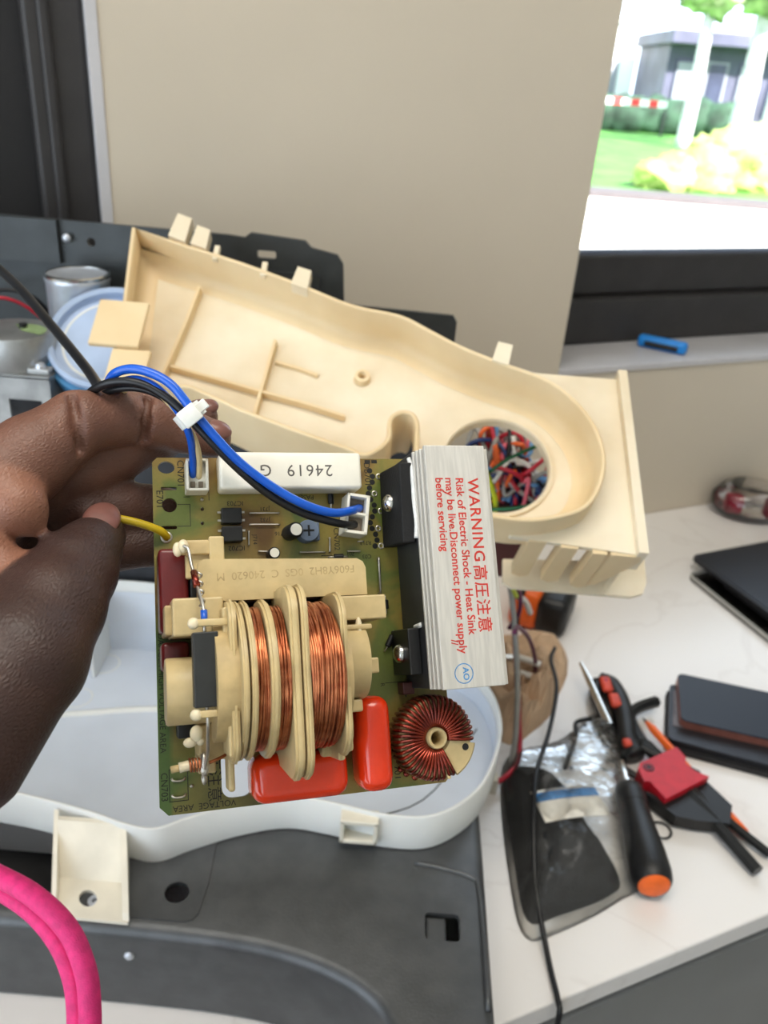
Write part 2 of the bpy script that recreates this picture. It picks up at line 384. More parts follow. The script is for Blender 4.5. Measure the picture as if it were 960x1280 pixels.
# ---------------------------------------------------------------- the room
XZ = Matrix(((1, 0, 0, 0), (0, 0, 1, 0), (0, 1, 0, 0), (0, 0, 0, 1)))      # (x, y, z) -> (x, z, y): a plate drawn flat, stood up
def wplate(name, outer, holes, y0, y1, m):
    bm = plate(B(), outer, holes, y0, y1); bmesh.ops.transform(bm, matrix=XZ, verts=bm.verts)
    o = obj(name, bm, m); o.matrix_world = WM; return o
def R4(a, b, c, d): return [(a, c), (b, c), (b, d), (a, d)]
struct(wplate('wall_back', R4(-2.7, 2.7, -.9, 1.8), [R4(-.265, 1.3, .226, 1.35), R4(-2.3, -.795, .226, 1.35)], 0, .2, 'wall'), 'beige plastered wall with two window openings')
def wbox(name, x0, x1, y0, y1, z0, z1, m, bev=0, parent=None):
    o = obj(name, box(B(), x0, x1, y0, y1, z0, z1, bev), m, parent)
    if parent is None: o.matrix_world = WM
    return o
struct(wbox('floor', -2.7, 2.7, -3.6, .0, -.95, -.9, 'room_floor'))
struct(wbox('ceiling', -2.7, 2.7, -3.6, .2, 1.8, 1.9, 'ceiling'))
struct(wbox('wall_right', 2.7, 2.8, -3.6, .2, -.95, 1.9, 'wall_white'))
struct(wbox('wall_rear', -2.7, 2.7, -3.7, -3.6, -.95, 1.9, 'wall_white'))
bm = plate(B(), R4(-3.6, 0, -.95, 1.9), [R4(-3.1, -.3, -.15, 1.65)], -2.8, -2.7)
bmesh.ops.transform(bm, matrix=Matrix(((0, 0, 1, 0), (1, 0, 0, 0), (0, 1, 0, 0), (0, 0, 0, 1))), verts=bm.verts)
o = obj('wall_left', bm, 'wall_white'); o.matrix_world = WM; struct(o)
struct(wbox('trim_1', -.265, 1.3, -.003, .095, .226, .234, 'sill', .001), 'pale window sill')
struct(wbox('trim_2', -.799, -.789, -.0015, .02, .234, 1.35, 'sill', .0008), 'white corner bead at the edge of the wall')
# window with dark frame
win = bpy.data.objects.new('window_1', None); COL.objects.link(win); win.matrix_world = WM; struct(win, 'window with dark frame looking out on a sunny street')
wbox('frame_rail', -.265, 1.3, .088, .15, .234, .297, 'frame_dark', .004, win)
wbox('frame_rail', -.265, 1.3, .104, .15, .297, .352, 'frame_dark', .005, win)
wbox('frame_stile', -.265, -.21, .104, .15, .352, 1.30, 'frame_dark', .004, win)
wbox('frame_stile', 1.25, 1.3, .104, .15, .352, 1.30, 'frame_dark', .004, win)
wbox('frame_rail', -.265, 1.3, .104, .15, 1.30, 1.35, 'frame_dark', .004, win)
wbox('reflection_strip', -.21, 1.25, .112, .118, .352, .357, 'glass_reflect', 0, win)  # strip added to paint the reflection along the bottom of the glass
wbox('pane', -.21, 1.25, .120, .124, .352, 1.30, 'window_glass', 0, win)
wl = bpy.data.objects.new('window_2', None); COL.objects.link(wl); wl.matrix_world = WM; struct(wl, 'dark framed window closed with a black panel')
wbox('frame_stile', -.848, -.799, .01, .07, .234, 1.35, 'frame_dark', .004, wl)
wbox('frame_stile', -.836, -.826, .004, .02, .234, 1.35, 'frame_dark', .003, wl)
wbox('dark_panel', -2.3, -.848, .03, .06, .234, 1.35, 'black_panel', 0, wl)
# worktop and kitchen units
tag(wbox('worktop', -2.0, 1.3, -.577, -.001, -.022, 0, 'counter', .002), 'long white marbled worktop along the wall under the window', 'worktop')
cab = bpy.data.objects.new('base_cabinet', None); COL.objects.link(cab); cab.matrix_world = WM @ Matrix.Translation((0, 0, -.899)); tag(cab, 'grey handleless base cabinet under the white worktop', 'cabinet')
def cbox(name, x0, x1, y0, y1, z0, z1, m, bev=0): return obj(name, box(B(), x0, x1, y0, y1, z0 + .899, z1 + .899, bev), m, cab)
cbox('body', -2.0, 1.3, -.535, -.004, -.80, -.022, 'cabinet_dark')
cbox('plinth', -2.0, 1.3, -.49, -.01, -.899, -.80, 'cabinet_dark')
for x0, x1 in ((-2.0, -1.22), (-1.216, -.60), (-.596, .02), (.024, .66), (.664, 1.3)):
    cbox('drawer_front', x0, x1, -.562, -.536, -.40, -.062, 'cabinet', .002)
    cbox('drawer_front', x0, x1, -.562, -.536, -.795, -.405, 'cabinet', .002)

# ---------------------------------------------------------------- the street outside
o = obj('ground_outside', box(B(), -60, 90, 1.6, 130, -1.05, -.95), 'pavement'); struct(o, 'pale sunlit pavement outside the window')
o = obj('lawn', box(B(), -40, 80, 14.4, 60, -.96, -.90), 'grass'); struct(o, 'green lawn beyond the pavement')
tag(obj('kerb', box(B(), -40, 80, 13.7, 14.4, -.96, -.86), 'kerb'), 'grey kerb between pale pavement and lawn', 'kerb')
def blob(bm, c, r, sx, sy, sz, seed, amp=.28, fr=1.6, sub=4):
    q = bmesh.ops.create_icosphere(bm, subdivisions=sub, radius=1)
    for v in q['verts']:
        p = v.co.copy(); k = 1 + amp * mnoise.noise(p * fr + Vector((seed, 0, 0))) + amp * .7 * mnoise.noise(p * fr * 4 + Vector((0, seed, 0))) + amp * .5 * mnoise.noise(p * fr * 11)
        v.co = Vector(c) + Vector((p.x * sx, p.y * sy, p.z * sz)) * r * k
for i, (x, y, r) in enumerate([(4.35, 15.2, .42), (5.0, 15.7, .52), (5.7, 16.2, .6), (6.5, 16.3, .62), (7.4, 16.9, .66), (6.2, 17.6, .7), (8.3, 17.6, .7), (7.2, 18.6, .8)]):
    bm = B(); blob(bm, (x, y, -.92 + r * .5), r, 1.25, 1, .85, i * 3.1)
    tag(obj('shrub', bm, 'shrub_leaf', smooth=180), 'low sunlit yellow-green shrub on the lawn outside the window', 'shrub', 'shrubs on the lawn outside')
def tree(x, y, r, h, cr, seed, label):
    t = empty('street_tree', Vector((x, y, -.92)), label, 'tree')
    obj('trunk', tube(B(), [(0, 0, -.02), (.02, 0, h * .5), (-.03, .02, h)], lambda f: r * (1.15 - .4 * f), 12, 6), 'trunk', t, smooth=180)
    bm = B(); blob(bm, (0, 0, h + cr * .6), cr, 1.1, 1.1, .8, seed, .35, 1.8); obj('crown', bm, 'crown_leaf', t, smooth=180)
tree(8.05, 27.4, .20, 3.6, .78, 2, 'slim pale-trunked tree beside the shrubs, left of the stout one')
tree(10.35, 29.6, .30, 4.0, 1.0, 5, 'stout pale-trunked tree in front of the dark building')
tree(9.9, 26.1, .17, 4.5, .72, 9, 'thin pale-trunked tree growing just beside the stout tree')
bm = B()
for k in range(7): blob(bm, (6.3 + k * .95, 36.2 + .2 * math.sin(k * 3), -.35), .8, 1.1, .8, .95, k * 2.3, .2, 1.5, 3)
tag(obj('hedge', bm, 'hedge_leaf', smooth=180), 'dark green clipped hedge behind the red and white tape', 'hedge')
b1 = empty('dark_building', Vector((18, 45, -.92)), 'dark glazed building behind the pale tree trunks', 'building')
obj('wall', box(B(), -6.3, 9, 0, 6, 0, 4.0), 'facade_dark', b1); obj('canopy', box(B(), -6.6, 9.2, -1.2, 6, 3.5, 4.05, .05), 'facade_dark', b1)
for i in range(9):
    p = obj('window', box(B(), -5.9 + i * 1.5, -4.9 + i * 1.5, -.06, .06, .7, 2.9), 'facade_grey' if i % 3 == 1 else 'pane_dark', b1)
    obj('pane', box(B(), -5.8 + i * 1.5, -5.0 + i * 1.5, -.09, -.07, .8, 2.8), 'pane_dark' if i % 2 else 'facade_grey', p)
b2 = empty('white_building', Vector((8.6, 52, -.92)), 'glaring white low building beyond the hedge', 'building')
obj('wall', box(B(), -2.4, 3.2, 0, 6, 0, 4.6), 'facade_white', b2); obj('parapet', box(B(), -2.6, 3.4, -.2, 6, 4.6, 4.9), 'facade_white', b2)
for i in range(3): obj('window', box(B(), -1.6 + i * 1.6, -.9 + i * 1.6, -.05, .05, 1.2, 2.8), 'facade_grey', b2)
bt = empty('barrier_tape', Vector((7.2, 33, -.92)), 'red and white barrier tape strung in front of the hedge', 'barrier tape')
for k in range(8): obj('tape_segment', box(B(), -.9 + k * .32, -.58 + k * .32, -.01, .01, .98, 1.2), 'tape_red' if k % 2 == 0 else 'facade_white', bt)
for x in (-.9, 1.66): obj('post', box(B(), x - .03, x + .03, .012, .07, 0, 1.22), 'kerb', bt)

# ---------------------------------------------------------------- appliance chassis
ZT = .075
ch = empty('appliance_chassis', Vector((-.16, .47, 0)), 'opened grey sheet-metal appliance casing lying on the worktop', 'appliance')
def cobj(name, bm, m, **k):
    bmesh.ops.translate(bm, vec=(.16, -.47, 0), verts=bm.verts); return obj(name, bm, m, ch, **k)
front = [(-.42, .322), (-.20, .322), (-.12, .321), (-.07, .3185), (-.035, .313), (-.005, .303), (.014, .291), (.024, .278), (.030, .262), (.036, .256)]
outl = [tuple(p) for p in [Vector(q) for q in front]] + [(.080, .256), (.085, .259), (.087, .265), (.088, .40), (.088, .672), (.084, .678), (-.42, .678)]
outl = [tuple(v[:2]) for v in catmull([(x, y, 0) for x, y in front], 4)] + outl[len(front):]
def inset(lp, d):
    out = []; n = len(lp)
    for i in range(n):
        a, p, b = Vector(lp[i - 1]), Vector(lp[i]), Vector(lp[(i + 1) % n])
        n1 = (p - a).normalized(); n2 = (b - p).normalized(); n1 = Vector((-n1.y, n1.x)); n2 = Vector((-n2.y, n2.x)); q = (n1 + n2)
        q = q / max(.35, q.dot(n1)) if q.length > 1e-6 else n1
        out.append(tuple(p + q * d))
    return out
bm = B(); R = .008; rings = []
for d, z in [(0, .002), (0, ZT - R)] + [(R * (1 - math.cos(a)), ZT - R + R * math.sin(a)) for a in (PI / 6, PI / 3, PI / 2)]:
    rings.append([bm.verts.new((x, y, z)) for x, y in inset(outl, d)])
for A, C in zip(rings, rings[1:]):
    for i in range(len(A)): bm.faces.new((A[i], A[(i + 1) % len(A)], C[(i + 1) % len(A)], C[i]))
holes = [R4(-.405, -.187, .334, .40), circ(-.1135, .3505, .0088, 24), rrect(.0465, .0685, .332, .351, .003)]
hl = []
for h in holes:
    a = [bm.verts.new((x, y, ZT)) for x, y in h]; b = [bm.verts.new((x, y, ZT - .004)) for x, y in h]; hl.append(a)
    for i in range(len(h)): bm.faces.new((a[i], a[(i + 1) % len(h)], b[(i + 1) % len(h)], b[i]))
fill_loops(bm, [rings[-1]] + hl)
cobj('case_sheet', bm, 'chassis', smooth=50)
cobj('mounting_plate', plate(B(), [(-.187, .3315), (-.104, .3305), (-.099, .3325), (-.0965, .337), (-.095, .36), (-.098, .41), (-.187, .41)], [circ(-.1135, .3505, .0078, 24)], ZT - .0002, ZT + .0009), 'chassis')
cobj('pressed_ridge', tube(B(), [(.040, .388, ZT), (.060, .385, ZT), (.078, .380, ZT), (.0825, .372, ZT), (.0835, .34, ZT), (.083, .29, ZT)], .0016, 8, 6), 'chassis', smooth=180)
cobj('slot_tongue', box(B(), .0475, .0600, .333, .350, ZT - .007, ZT - .003, .001), 'chassis')
cobj('rivet', lathe(B(), [(0, .0012), (.002, .001), (.0032, 0), (.0032, -.001)], 16, Matrix.Translation((-.137, .3205, .052)) @ Matrix.Rotation(PI / 2, 4, 'X')), 'steel', smooth=60)
for x, y in ((-.38, .36), (.06, .29), (-.38, .64), (.06, .64)): cobj('foot', lathe(B(), [(0, 0), (.011, 0), (.012, .004), (.012, .012), (0, .012)], 20, Matrix.Translation((x, y, 0))), 'black_plastic')
cobj('dark_backing', box(B(), -.41, -.17, .330, .405, .030, .034), 'black_matte')  # black sheet added so the shaded opening in the casing reads dark
# tall back panel, deck and inner boxes
bp = [(-.42, .02), (.046, .02), (.0475, .372), (.044, .377), (-.046, .379), (-.048, .411), (-.053, .418), (-.074, .422), (-.079, .427), (-.122, .430), (-.127, .426), (-.140, .427), (-.236, .428), (-.42, .430)]
bm = plate(B(), bp, [rrect(-.117, -.102, .411, .417, .0015, 3), circ(-.250, .413, .0035, 12)], .676, .680); bmesh.ops.transform(bm, matrix=XZ, verts=bm.verts); cobj('back_panel', bm, 'panel')
bm = plate(B(), rrect(-.140, -.066, .385, .402, .004), [], .6735, .677); bmesh.ops.transform(bm, matrix=XZ, verts=bm.verts); cobj('pressed_pad', bm, 'panel')
bm = plate(B(), R4(-.42, -.275, .395, .4285), [], .671, .677); bmesh.ops.transform(bm, matrix=XZ, verts=bm.verts); cobj('pressed_pad', bm, 'panel')
cobj('panel_screw', lathe(B(), [(0, .002), (.0025, .0015), (.0035, 0), (.0035, -.001)], 14, Matrix.Translation((-.268, .6715, .4155)) @ Matrix.Rotation(PI / 2, 4, 'X')), 'steel', smooth=60)
cobj('oven_deck', box(B(), -.42, .045, .602, .676, .02, .318, .002), 'panel')
cobj('blower_housing', box(B(), -.155, -.02, .556, .640, .318, .352, .004), 'black_plastic')
cobj('inner_wall', box(B(), -.30, .045, .598, .602, .02, .315), 'dark_alu')
cobj('inner_column', box(B(), .045, .0865, .590, .676, .02, .190, .002), 'dark_alu')

# ---------------------------------------------------------------- parts inside the casing, upper left
ld = Vector((0, 0, 0))
t = empty('metal_bracket', Vector((-.285, .575, .290)), 'bright folded steel bracket under the round motor', 'bracket')
box_top = box(B(), -.035, .041, -.022, .026, .050, .052); obj('top_plate', box_top, 'zinc', t)
bm = plate(B(), R4(-.035, .041, 0, .051), [R4(.010, .034, .008, .034), R4(-.028, -.010, .006, .026)], 0, .002); bmesh.ops.transform(bm, matrix=Matrix.Translation((0, -.022, 0)) @ XZ, verts=bm.verts); obj('front_plate', bm, 'zinc', t)
obj('side_plate', box(B(), .039, .041, -.020, .026, 0, .050), 'zinc', t); obj('side_plate', box(B(), -.035, -.033, -.020, .026, 0, .050), 'zinc', t)
t = empty('synchronous_motor', Vector((-.279, .583, .342)), 'round silver motor can with a pale green sticker on the bracket', 'motor')
obj('can', lathe(B(), [(0, 0), (.029, 0), (.0295, .001), (.0295, .022), (.0285, .024), (.025, .0245), (0, .0245)], 48), 'zinc', t, smooth=40)
obj('sticker', lathe(B(), [(0, .0246), (.017, .0246), (.017, .0248), (0, .0248)], 28, Matrix.Translation((.008, -.004, 0)), -.4, 2.2), 'green_sticker', t)
obj('shaft', lathe(B(), [(0, .0246), (.003, .0246), (.003, .0275), (0, .0275)], 16, Matrix.Translation((.006, .004, 0))), 'black_plastic', t)
obj('mounting_ear', box(B(), .018, .034, -.026, -.016, 0, .004, .001), 'zinc', t); obj('ear_screw', lathe(B(), [(0, .0075), (.003, .007), (.004, .004), (.004, .0035), (0, .0035)], 16, Matrix.Translation((.026, -.021, 0))), 'steel', t, smooth=40)
t = empty('capacitor_can', Vector((-.250, .640, .318)), 'tall silver cylindrical can standing by the grey back panel', 'metal can')
obj('can', lathe(B(), [(0, 0), (.0235, 0), (.0235, .071), (.0242, .073), (.0242, .076), (.0228, .0778), (.0215, .0768), (0, .0768)], 48), 'steel', t, smooth=40)
obj('rim', lathe(B(), [(.0215, .0770), (.0242, .0762), (.0245, .078), (.0225, .0790)], 48), 'bright_metal', t, smooth=60)
t = empty('pulley_disc', Matrix.Translation((-.212, .592, .360)) @ Matrix.Rotation(math.radians(38), 4, 'X'), 'pale blue disc with raised rim and dark centre hole', 'disc')
obj('disc', plate(B(), circ(0, 0, .042, 56), [circ(.010, 0, .0085, 20)], -.004, 0), 'pale_blue', t)
obj('raised_rim', lathe(B(), [(.042, -.006), (.0445, -.004), (.0445, .006), (.042, .008), (.0395, .006), (.0395, -.002)], 56), 'pale_blue', t, smooth=50)
obj('outer_band', lathe(B(), [(.0445, -.012), (.0480, -.012), (.0480, .001), (.0445, .002)], 56), 'blue_edge', t, smooth=50)
obj('hub', lathe(B(), [(0, -.012), (.0085, -.012), (.0085, -.006), (0, -.006)], 20, Matrix.Translation((.010, 0, 0))), 'black_plastic', t)
obj('groove', lathe(B(), [(.033, .0002), (.034, .0006), (.035, .0002)], 56), 'duct_white', t, smooth=60)
tag(obj('red_lead', tube(B(), [(-.40, .60, .322), (-.33, .628, .368), (-.30, .645, .368), (-.272, .665, .330), (-.262, .672, .3195)], .0013, 8), 'wire_red', smooth=180), 'thin dull red wire in the dark behind the round motor', 'wire')
tag(obj('black_lead', tube(B(), [(-.40, .61, .322), (-.33, .64, .372), (-.295, .650, .374), (-.28, .66, .35), (-.277, .667, .3195)], .0016, 8), 'rubber_black', smooth=180), 'thin black wire looped behind the silver can', 'wire')

# ---------------------------------------------------------------- lower air duct, white, on the casing
lo = empty('lower_air_duct', Vector((-.10, .47, ZT)), 'white lower half of a plastic air duct resting on the grey casing', 'air duct')
def lobj(name, bm, m, **k):
    bmesh.ops.translate(bm, vec=(.10, -.47, -ZT), verts=bm.verts); return obj(name, bm, m, lo, **k)
cont = [(-.182, .382), (-.150, .373), (-.131, .372), (-.112, .383), (-.082, .398), (-.05, .4075), (-.016, .404), (.018, .398), (.052, .4015), (.082, .427), (.099, .465), (.1055, .503), (.099, .54), (.08, .567), (.04, .583), (-.01, .582), (-.06, .578), (-.11, .580), (-.16, .588), (-.21, .592), (-.25, .585), (-.285, .560), (-.305, .52), (-.308, .46), (-.295, .415), (-.262, .397), (-.22, .390)]
loop = [tuple(v[:2]) for v in catmull([(x, y, 0) for x, y in cont], 5, True)]
def rimz(p):
    k = max(0, min(1, (p.y - .44) / .14)) * max(0, min(1, (-.02 - p.x) / .12)); k = k * k * (3 - 2 * k)
    return .107 + .043 * k
lobj('duct_wall', ribbon(B(), loop, ZT + .0012, rimz, .0024, 1), 'duct_white', smooth=50)
lobj('duct_floor', plate(B(), inset(loop, .0012), [], ZT + .0012, ZT + .0040), 'duct_skytint')
def rimstep(p): return rimz(p) - .010
lobj('inner_ledge', ribbon(B(), inset(loop, .0024), ZT + .004, rimstep, .0014, 1), 'duct_skytint', smooth=50)
lobj('floor_ridge', tube(B(), [(-.300, .487, ZT + .003), (-.233, .501, ZT + .003), (-.177, .513, ZT + .003), (-.10, .520, ZT + .003)], .0035, 10, 6), 'duct_white', smooth=180)
lobj('floor_rib', tube(B(), [(-.02, .412, ZT + .004), (.045, .440, ZT + .004), (.09, .52, ZT + .004)], .0006, 6, 6), 'panel', smooth=180)
for x, y, r in ((-.232, .565, .012), (-.239, .520, .011)): lobj('ejector_mark', lathe(B(), [(r, ZT + .004), (r + .0006, ZT + .0044), (r + .0012, ZT + .004)], 32, Matrix.Translation((x, y, 0))), 'duct_white', smooth=180)
lobj('inner_rib', box(B(), -.236, -.233, .545, .590, ZT + .004, .142, .0008), 'duct_white')
# square latch loop on the near wall
la = B()
for x0, x1, z0, z1 in ((-.013, -.010, .0825, .1035), (.010, .013, .0825, .1035), (-.013, .013, .0825, .0860), (-.013, .013, .1005, .1040)): box(la, x0, x1, .393, .4045, z0, z1, .0008)
lobj('latch_loop', la, 'bracket_cream')
# mounting bracket with two gussets and a screw, leaning a little to the left towards the duct
def skew(bm):
    for v in bm.verts: v.co.x -= max(0, v.co.y - .326) * .31
    return bm
lobj('bracket_tab', skew(plate(B(), [(-.182, .326), (-.137, .325), (-.137, .376), (-.182, .382)], [circ(-.1625, .3395, .0058, 20)], ZT + .001, ZT + .0035)), 'bracket_cream')
def gusset(x0, x1, yb):
    bm = plate(B(), [(.326, ZT + .003), (.329, ZT + .003 + .004), (yb, .104), (yb, ZT + .003)], [], x0, x1)
    bmesh.ops.transform(bm, matrix=Matrix(((0, 0, 1, 0), (1, 0, 0, 0), (0, 1, 0, 0), (0, 0, 0, 1))), verts=bm.verts); return bm
lobj('gusset', skew(gusset(-.1845, -.1815, .384)), 'bracket_cream'); lobj('gusset', skew(gusset(-.1405, -.1365, .377)), 'bracket_cream')
bm = plate(B(), [(.352, ZT + .003), (.3545, ZT + .003), (.380, .103), (.376, .104)], [], -.1815, -.1405); bmesh.ops.transform(bm, matrix=Matrix(((0, 0, 1, 0), (1, 0, 0, 0), (0, 1, 0, 0), (0, 0, 0, 1))), verts=bm.verts); lobj('bracket_slope', skew(bm), 'bracket_cream')
s = lobj('mounting_screw', lathe(B(), [(0, ZT + .0012), (.0016, ZT + .0006), (.0018, ZT + .0022), (.0044, ZT + .0018), (.0050, ZT - .0005), (0, ZT - .0005)], 20, Matrix.Translation((-.1625, .3395, 0))), 'steel', smooth=50)

# ---------------------------------------------------------------- upper air duct, cream, propped above the casing
UM = Matrix(((1, 0, 0, .0724), (0, .819152, -.573576, .5066), (0, .573576, .819152, .3218), (0, 0, 0, 1)))
up = empty('upper_air_duct', UM, 'large cream upper half of a plastic air duct with a round hole', 'air duct')
def uobj(name, bm, m, **k): return obj(name, bm, m, up, scale=.001, **k)
rim = [(-271, 159), (-240, 150), (-189, 135), (-144, 119), (-106, 104), (-72, 98), (-52, 88), (-30, 76), (-3, 65), (32, 52), (55, 29), (65, 2), (63, -22), (52, -42), (30, -52), (6, -55), (-22, -50), (-44, -34), (-55, -10), (-57, 16), (-64, 22), (-71.5, 16), (-72, 0), (-86, -13), (-101, -9), (-128, -1), (-171, 13), (-206, 28), (-258, 32)]
rl = [tuple(v[:2]) for v in catmull([(x, y, 0) for x, y in rim[1:-2]], 4)]
loop = [(-271, 159)] + rl + [(-206, 28), (-258, 32)]
loop = loop[::-1]                                     # counter-clockwise
def uhi(p):
    if p.y < 36 and p.x < -50: return 22 if p.x > -210 else 24
    return 30
def ulo(p): return -28 if (p.y < 36 and -215 < p.x < -60) else -3
uobj('duct_wall', ribbon(B(), loop, ulo, uhi, 3.0, 1), 'cream', smooth=50)
uobj('duct_floor', plate(B(), inset(loop, 1.5), [circ(0, 0, 35.5, 56)], -3, 0), 'cream_pale')
uobj('hole_collar', lathe(B(), [(35.5, -6), (35.5, 1.5), (36.5, 2.5), (38.5, 2.0), (38.5, -4)], 64), 'cream_pale', smooth=50)
# gentle fillet between floor and far wall
bm = B()
prof = [(3.0, 13), (3.6, 8), (5.6, 4), (9.5, 1.2), (15, .15)]
rings = [[bm.verts.new((x, y, z)) for (x, y), (px, py) in zip(inset(loop, d), loop) if True] for d, z in prof]
for A, C in zip(rings, rings[1:]):
    for i in range(len(A)):
        j = (i + 1) % len(A)
        if (loop[i][1] > 30 and loop[j][1] > 30) or (loop[i][0] > 0 and loop[j][0] > 0): bm.faces.new((A[i], A[j], C[j], C[i]))
bmesh.ops.delete(bm, geom=[v for v in bm.verts if not v.link_faces], context='VERTS')
uobj('fillet', bm, 'cream', smooth=180)
def urib(pts, h, t, m='cream', name='rib'):
    bm = B(); P = [Vector(p) for p in pts]
    rows = []
    for i, p in enumerate(P):
        d = (P[min(i + 1, len(P) - 1)] - P[max(i - 1, 0)]).normalized(); q = Vector((-d.y, d.x)) * t / 2
        rows.append([bm.verts.new((p.x + q.x, p.y + q.y, 0)), bm.verts.new((p.x + q.x * .7, p.y + q.y * .7, h)), bm.verts.new((p.x - q.x * .7, p.y - q.y * .7, h)), bm.verts.new((p.x - q.x, p.y - q.y, 0))])
    for A, C in zip(rows, rows[1:]):
        for k in range(3): bm.faces.new((A[k], A[k + 1], C[k + 1], C[k]))
    bm.faces.new(rows[0]); bm.faces.new(rows[-1]); uobj(name, bm, m)
urib([(-220, 128), (-224, 95), (-232, 45)], 8, 3); urib([(-159, 86), (-165, 22)], 7, 3)
urib([(-228, 57), (-164, 42), (-128, 34), (-104, 27)], 6, 2.5); urib([(-157, 70), (-140, 66), (-126, 61)], 3, 2.5)
uobj('boss', lathe(B(), [(2.2, 0), (2.2, 4), (3.2, 5.5), (5.2, 5), (6, 0)], 24, Matrix.Translation((-95, 62, 0))), 'cream', smooth=50)
uobj('side_tab', box(B(), -278, -244, 52, 90, 27, 31, 1), 'cream'); uobj('side_strip', box(B(), -262, -236, 20, 52, 24, 28, 1), 'cream')
for q in ([(-243, 153), (-240, 175), (-229, 171), (-230, 148)], [(-226, 147), (-224, 165), (-214, 161), (-214, 143)], [(-150, 117), (-147, 133), (-137, 130), (-138, 113)], [(-8, 64), (-4, 80), (6, 78), (3, 61)]):
    uobj('clip_tab', plate(B(), q, [], 22, 31), 'cream_pale')
for x, y in ((-207, 140), (-171, 128)): uobj('peg', box(B(), x - 2, x + 2, y - 4, y + 9, 25, 29, .6), 'cream_pale')
# outlet frame on the right: front plate, lip, louvres, back plate
inn = [p for p in inset(loop, 1.5) if p[0] > 6 and p[1] < 62]; inn.sort(key=lambda p: math.atan2(p[1], p[0]))
uobj('outlet_plate', plate(B(), inn + [(14, 72), (84, 72), (89, -62), (8, -56)], [], 6, 10), 'cream_pale')
uobj('outlet_lip', plate(B(), [(82, 76), (88, 76), (93, -63), (87, -63)], [], -10, 16), 'cream_pale')
def louvre(pts, v0, v1):
    bm = plate(B(), pts, [], v0, v1); bmesh.ops.transform(bm, matrix=XZ, verts=bm.verts); return bm
for x0, dv in ((20, 0), (40, -2.5), (60, -5)):
    uobj('louvre', louvre([(x0, 9), (x0 + 11, 9), (x0 + 9.5, -44), (x0 + 4, -48), (x0 - 2, -44)], -58 + dv, -50 + dv), 'cream')
uobj('corner_web', louvre([(69, 9), (90, 9), (92, 2), (86, -14), (74, -40), (68, -42)], -63, -57), 'cream')
uobj('back_plate', plate(B(), [(14, -60), (20, -63), (104, -63), (112, -60), (115, -52), (115, 54), (110, 60), (80, 60), (76, 56), (76, -38), (14, -42)], [], -60, -56), 'cream_pale')
uobj('outlet_side', box(B(), 84, 88, -58, 70, -57, 7), 'cream_pale')

# ---------------------------------------------------------------- wires behind the round hole
def wire(name, pts, r, m, label, cat='wire', group=None, n=8, flat=1.0): return tag(obj(name, tube(B(), pts, r, n, 6, flat=flat), m, smooth=180), label, cat, group)
obj_m = empty('relay_box', Vector((.075, .598, .19)), 'dark maroon plastic box among the coloured wires', 'box')
obj('body', box(B(), -.028, .042, -.02, .055, 0, .058, .003), 'wire_brown', obj_m); obj('lid', box(B(), -.030, .044, -.022, .057, .058, .063, .002), 'wire_brown', obj_m)
rnd = random.Random(4)
cols = [('wire_orange', 'orange'), ('wire_sky', 'sky blue'), ('wire_white', 'white'), ('wire_navy', 'navy'), ('wire_pink', 'salmon pink'), ('wire_red', 'red'), ('wire_grey', 'grey'), ('rubber_black', 'black')]
def tang(k):
    c = Vector((.094, .600, .276)); a = rnd.uniform(0, PI); ph = rnd.uniform(0, 6); dx = rnd.uniform(-.024, .020); dz = rnd.uniform(-.018, .020); pts = []
    for j in range(6):
        s = (j - 2.5) / 2.5
        pts.append(c + Vector((dx + s * .034 * math.cos(a) + rnd.uniform(-.006, .006), rnd.uniform(-.016, .014), dz + s * .024 * math.sin(a) + .010 * math.sin(j * 1.7 + ph))))
    pts[0] = Vector((max(.052, min(.118, pts[0].x)), pts[0].y, .2535)); pts[-1] = Vector((max(.052, min(.118, pts[-1].x)), pts[-1].y, .2540)); return pts
for k in range(48):
    m, nm = cols[k % 8]
    wire('loose_wire', tang(k), .0018, m, 'thin %s wire tangled behind the round hole of the cream duct' % nm, group='%s wires behind the round hole' % nm)
wire('loose_wire', [(.060, .585, .253), (.082, .572, .292), (.110, .575, .310), (.140, .585, .318)], .0014, 'wire_green', 'dark green wire rising through the tangle to the hole edge')
wire('loose_wire', [(.050, .578, .254), (.085, .560, .262), (.115, .556, .272), (.150, .562, .288)], .0015, 'wire_green', 'dark green wire crossing level below the tangle')
wire('loose_wire', [(.055, .585, .295), (.072, .572, .290), (.083, .566, .270), (.086, .57, .253)], .0022, 'wire_lime', 'yellow-green striped earth wire behind the round hole')
wire('loose_wire', [(.120, .59, .310), (.131, .583, .292), (.133, .578, .270), (.126, .588, .235)], .0018, 'wire_navy', 'navy wire curving down the right of the tangle')
# leads hanging below the louvres
wire('lead_wire', [(.115, .560, .150), (.128, .610, .120), (.150, .655, .075), (.166, .680, .030), (.170, .685, .0035)], .0022, 'wire_purple', 'purple lead hanging below the louvres to the white terminals')
wire('lead_wire', [(.092, .620, .20), (.118, .640, .15), (.134, .62, .075), (.136, .58, .03), (.132, .555, .004)], .0026, 'wire_grey', 'grey cable running down beside the brown paper')
wire('lead_wire', [(.096, .63, .19), (.125, .660, .13), (.136, .65, .07), (.142, .60, .02), (.138, .558, .012), (.122, .534, .012), (.116, .531, .012)], .0024, 'wire_red', 'red cable hooking round to a cream plug by the white duct')
wire('lead_wire', [(.10, .64, .18), (.128, .655, .128), (.142, .668, .110), (.150, .672, .094)], .003, 'wire_white', 'short white wire looped below the louvres')
wire('lead_wire', [(.098, .62, .195), (.118, .628, .158), (.130, .640, .136), (.134, .648, .110), (.128, .652, .088)], .0022, 'wire_purple', 'short purple lead behind the aluminium heat sink')
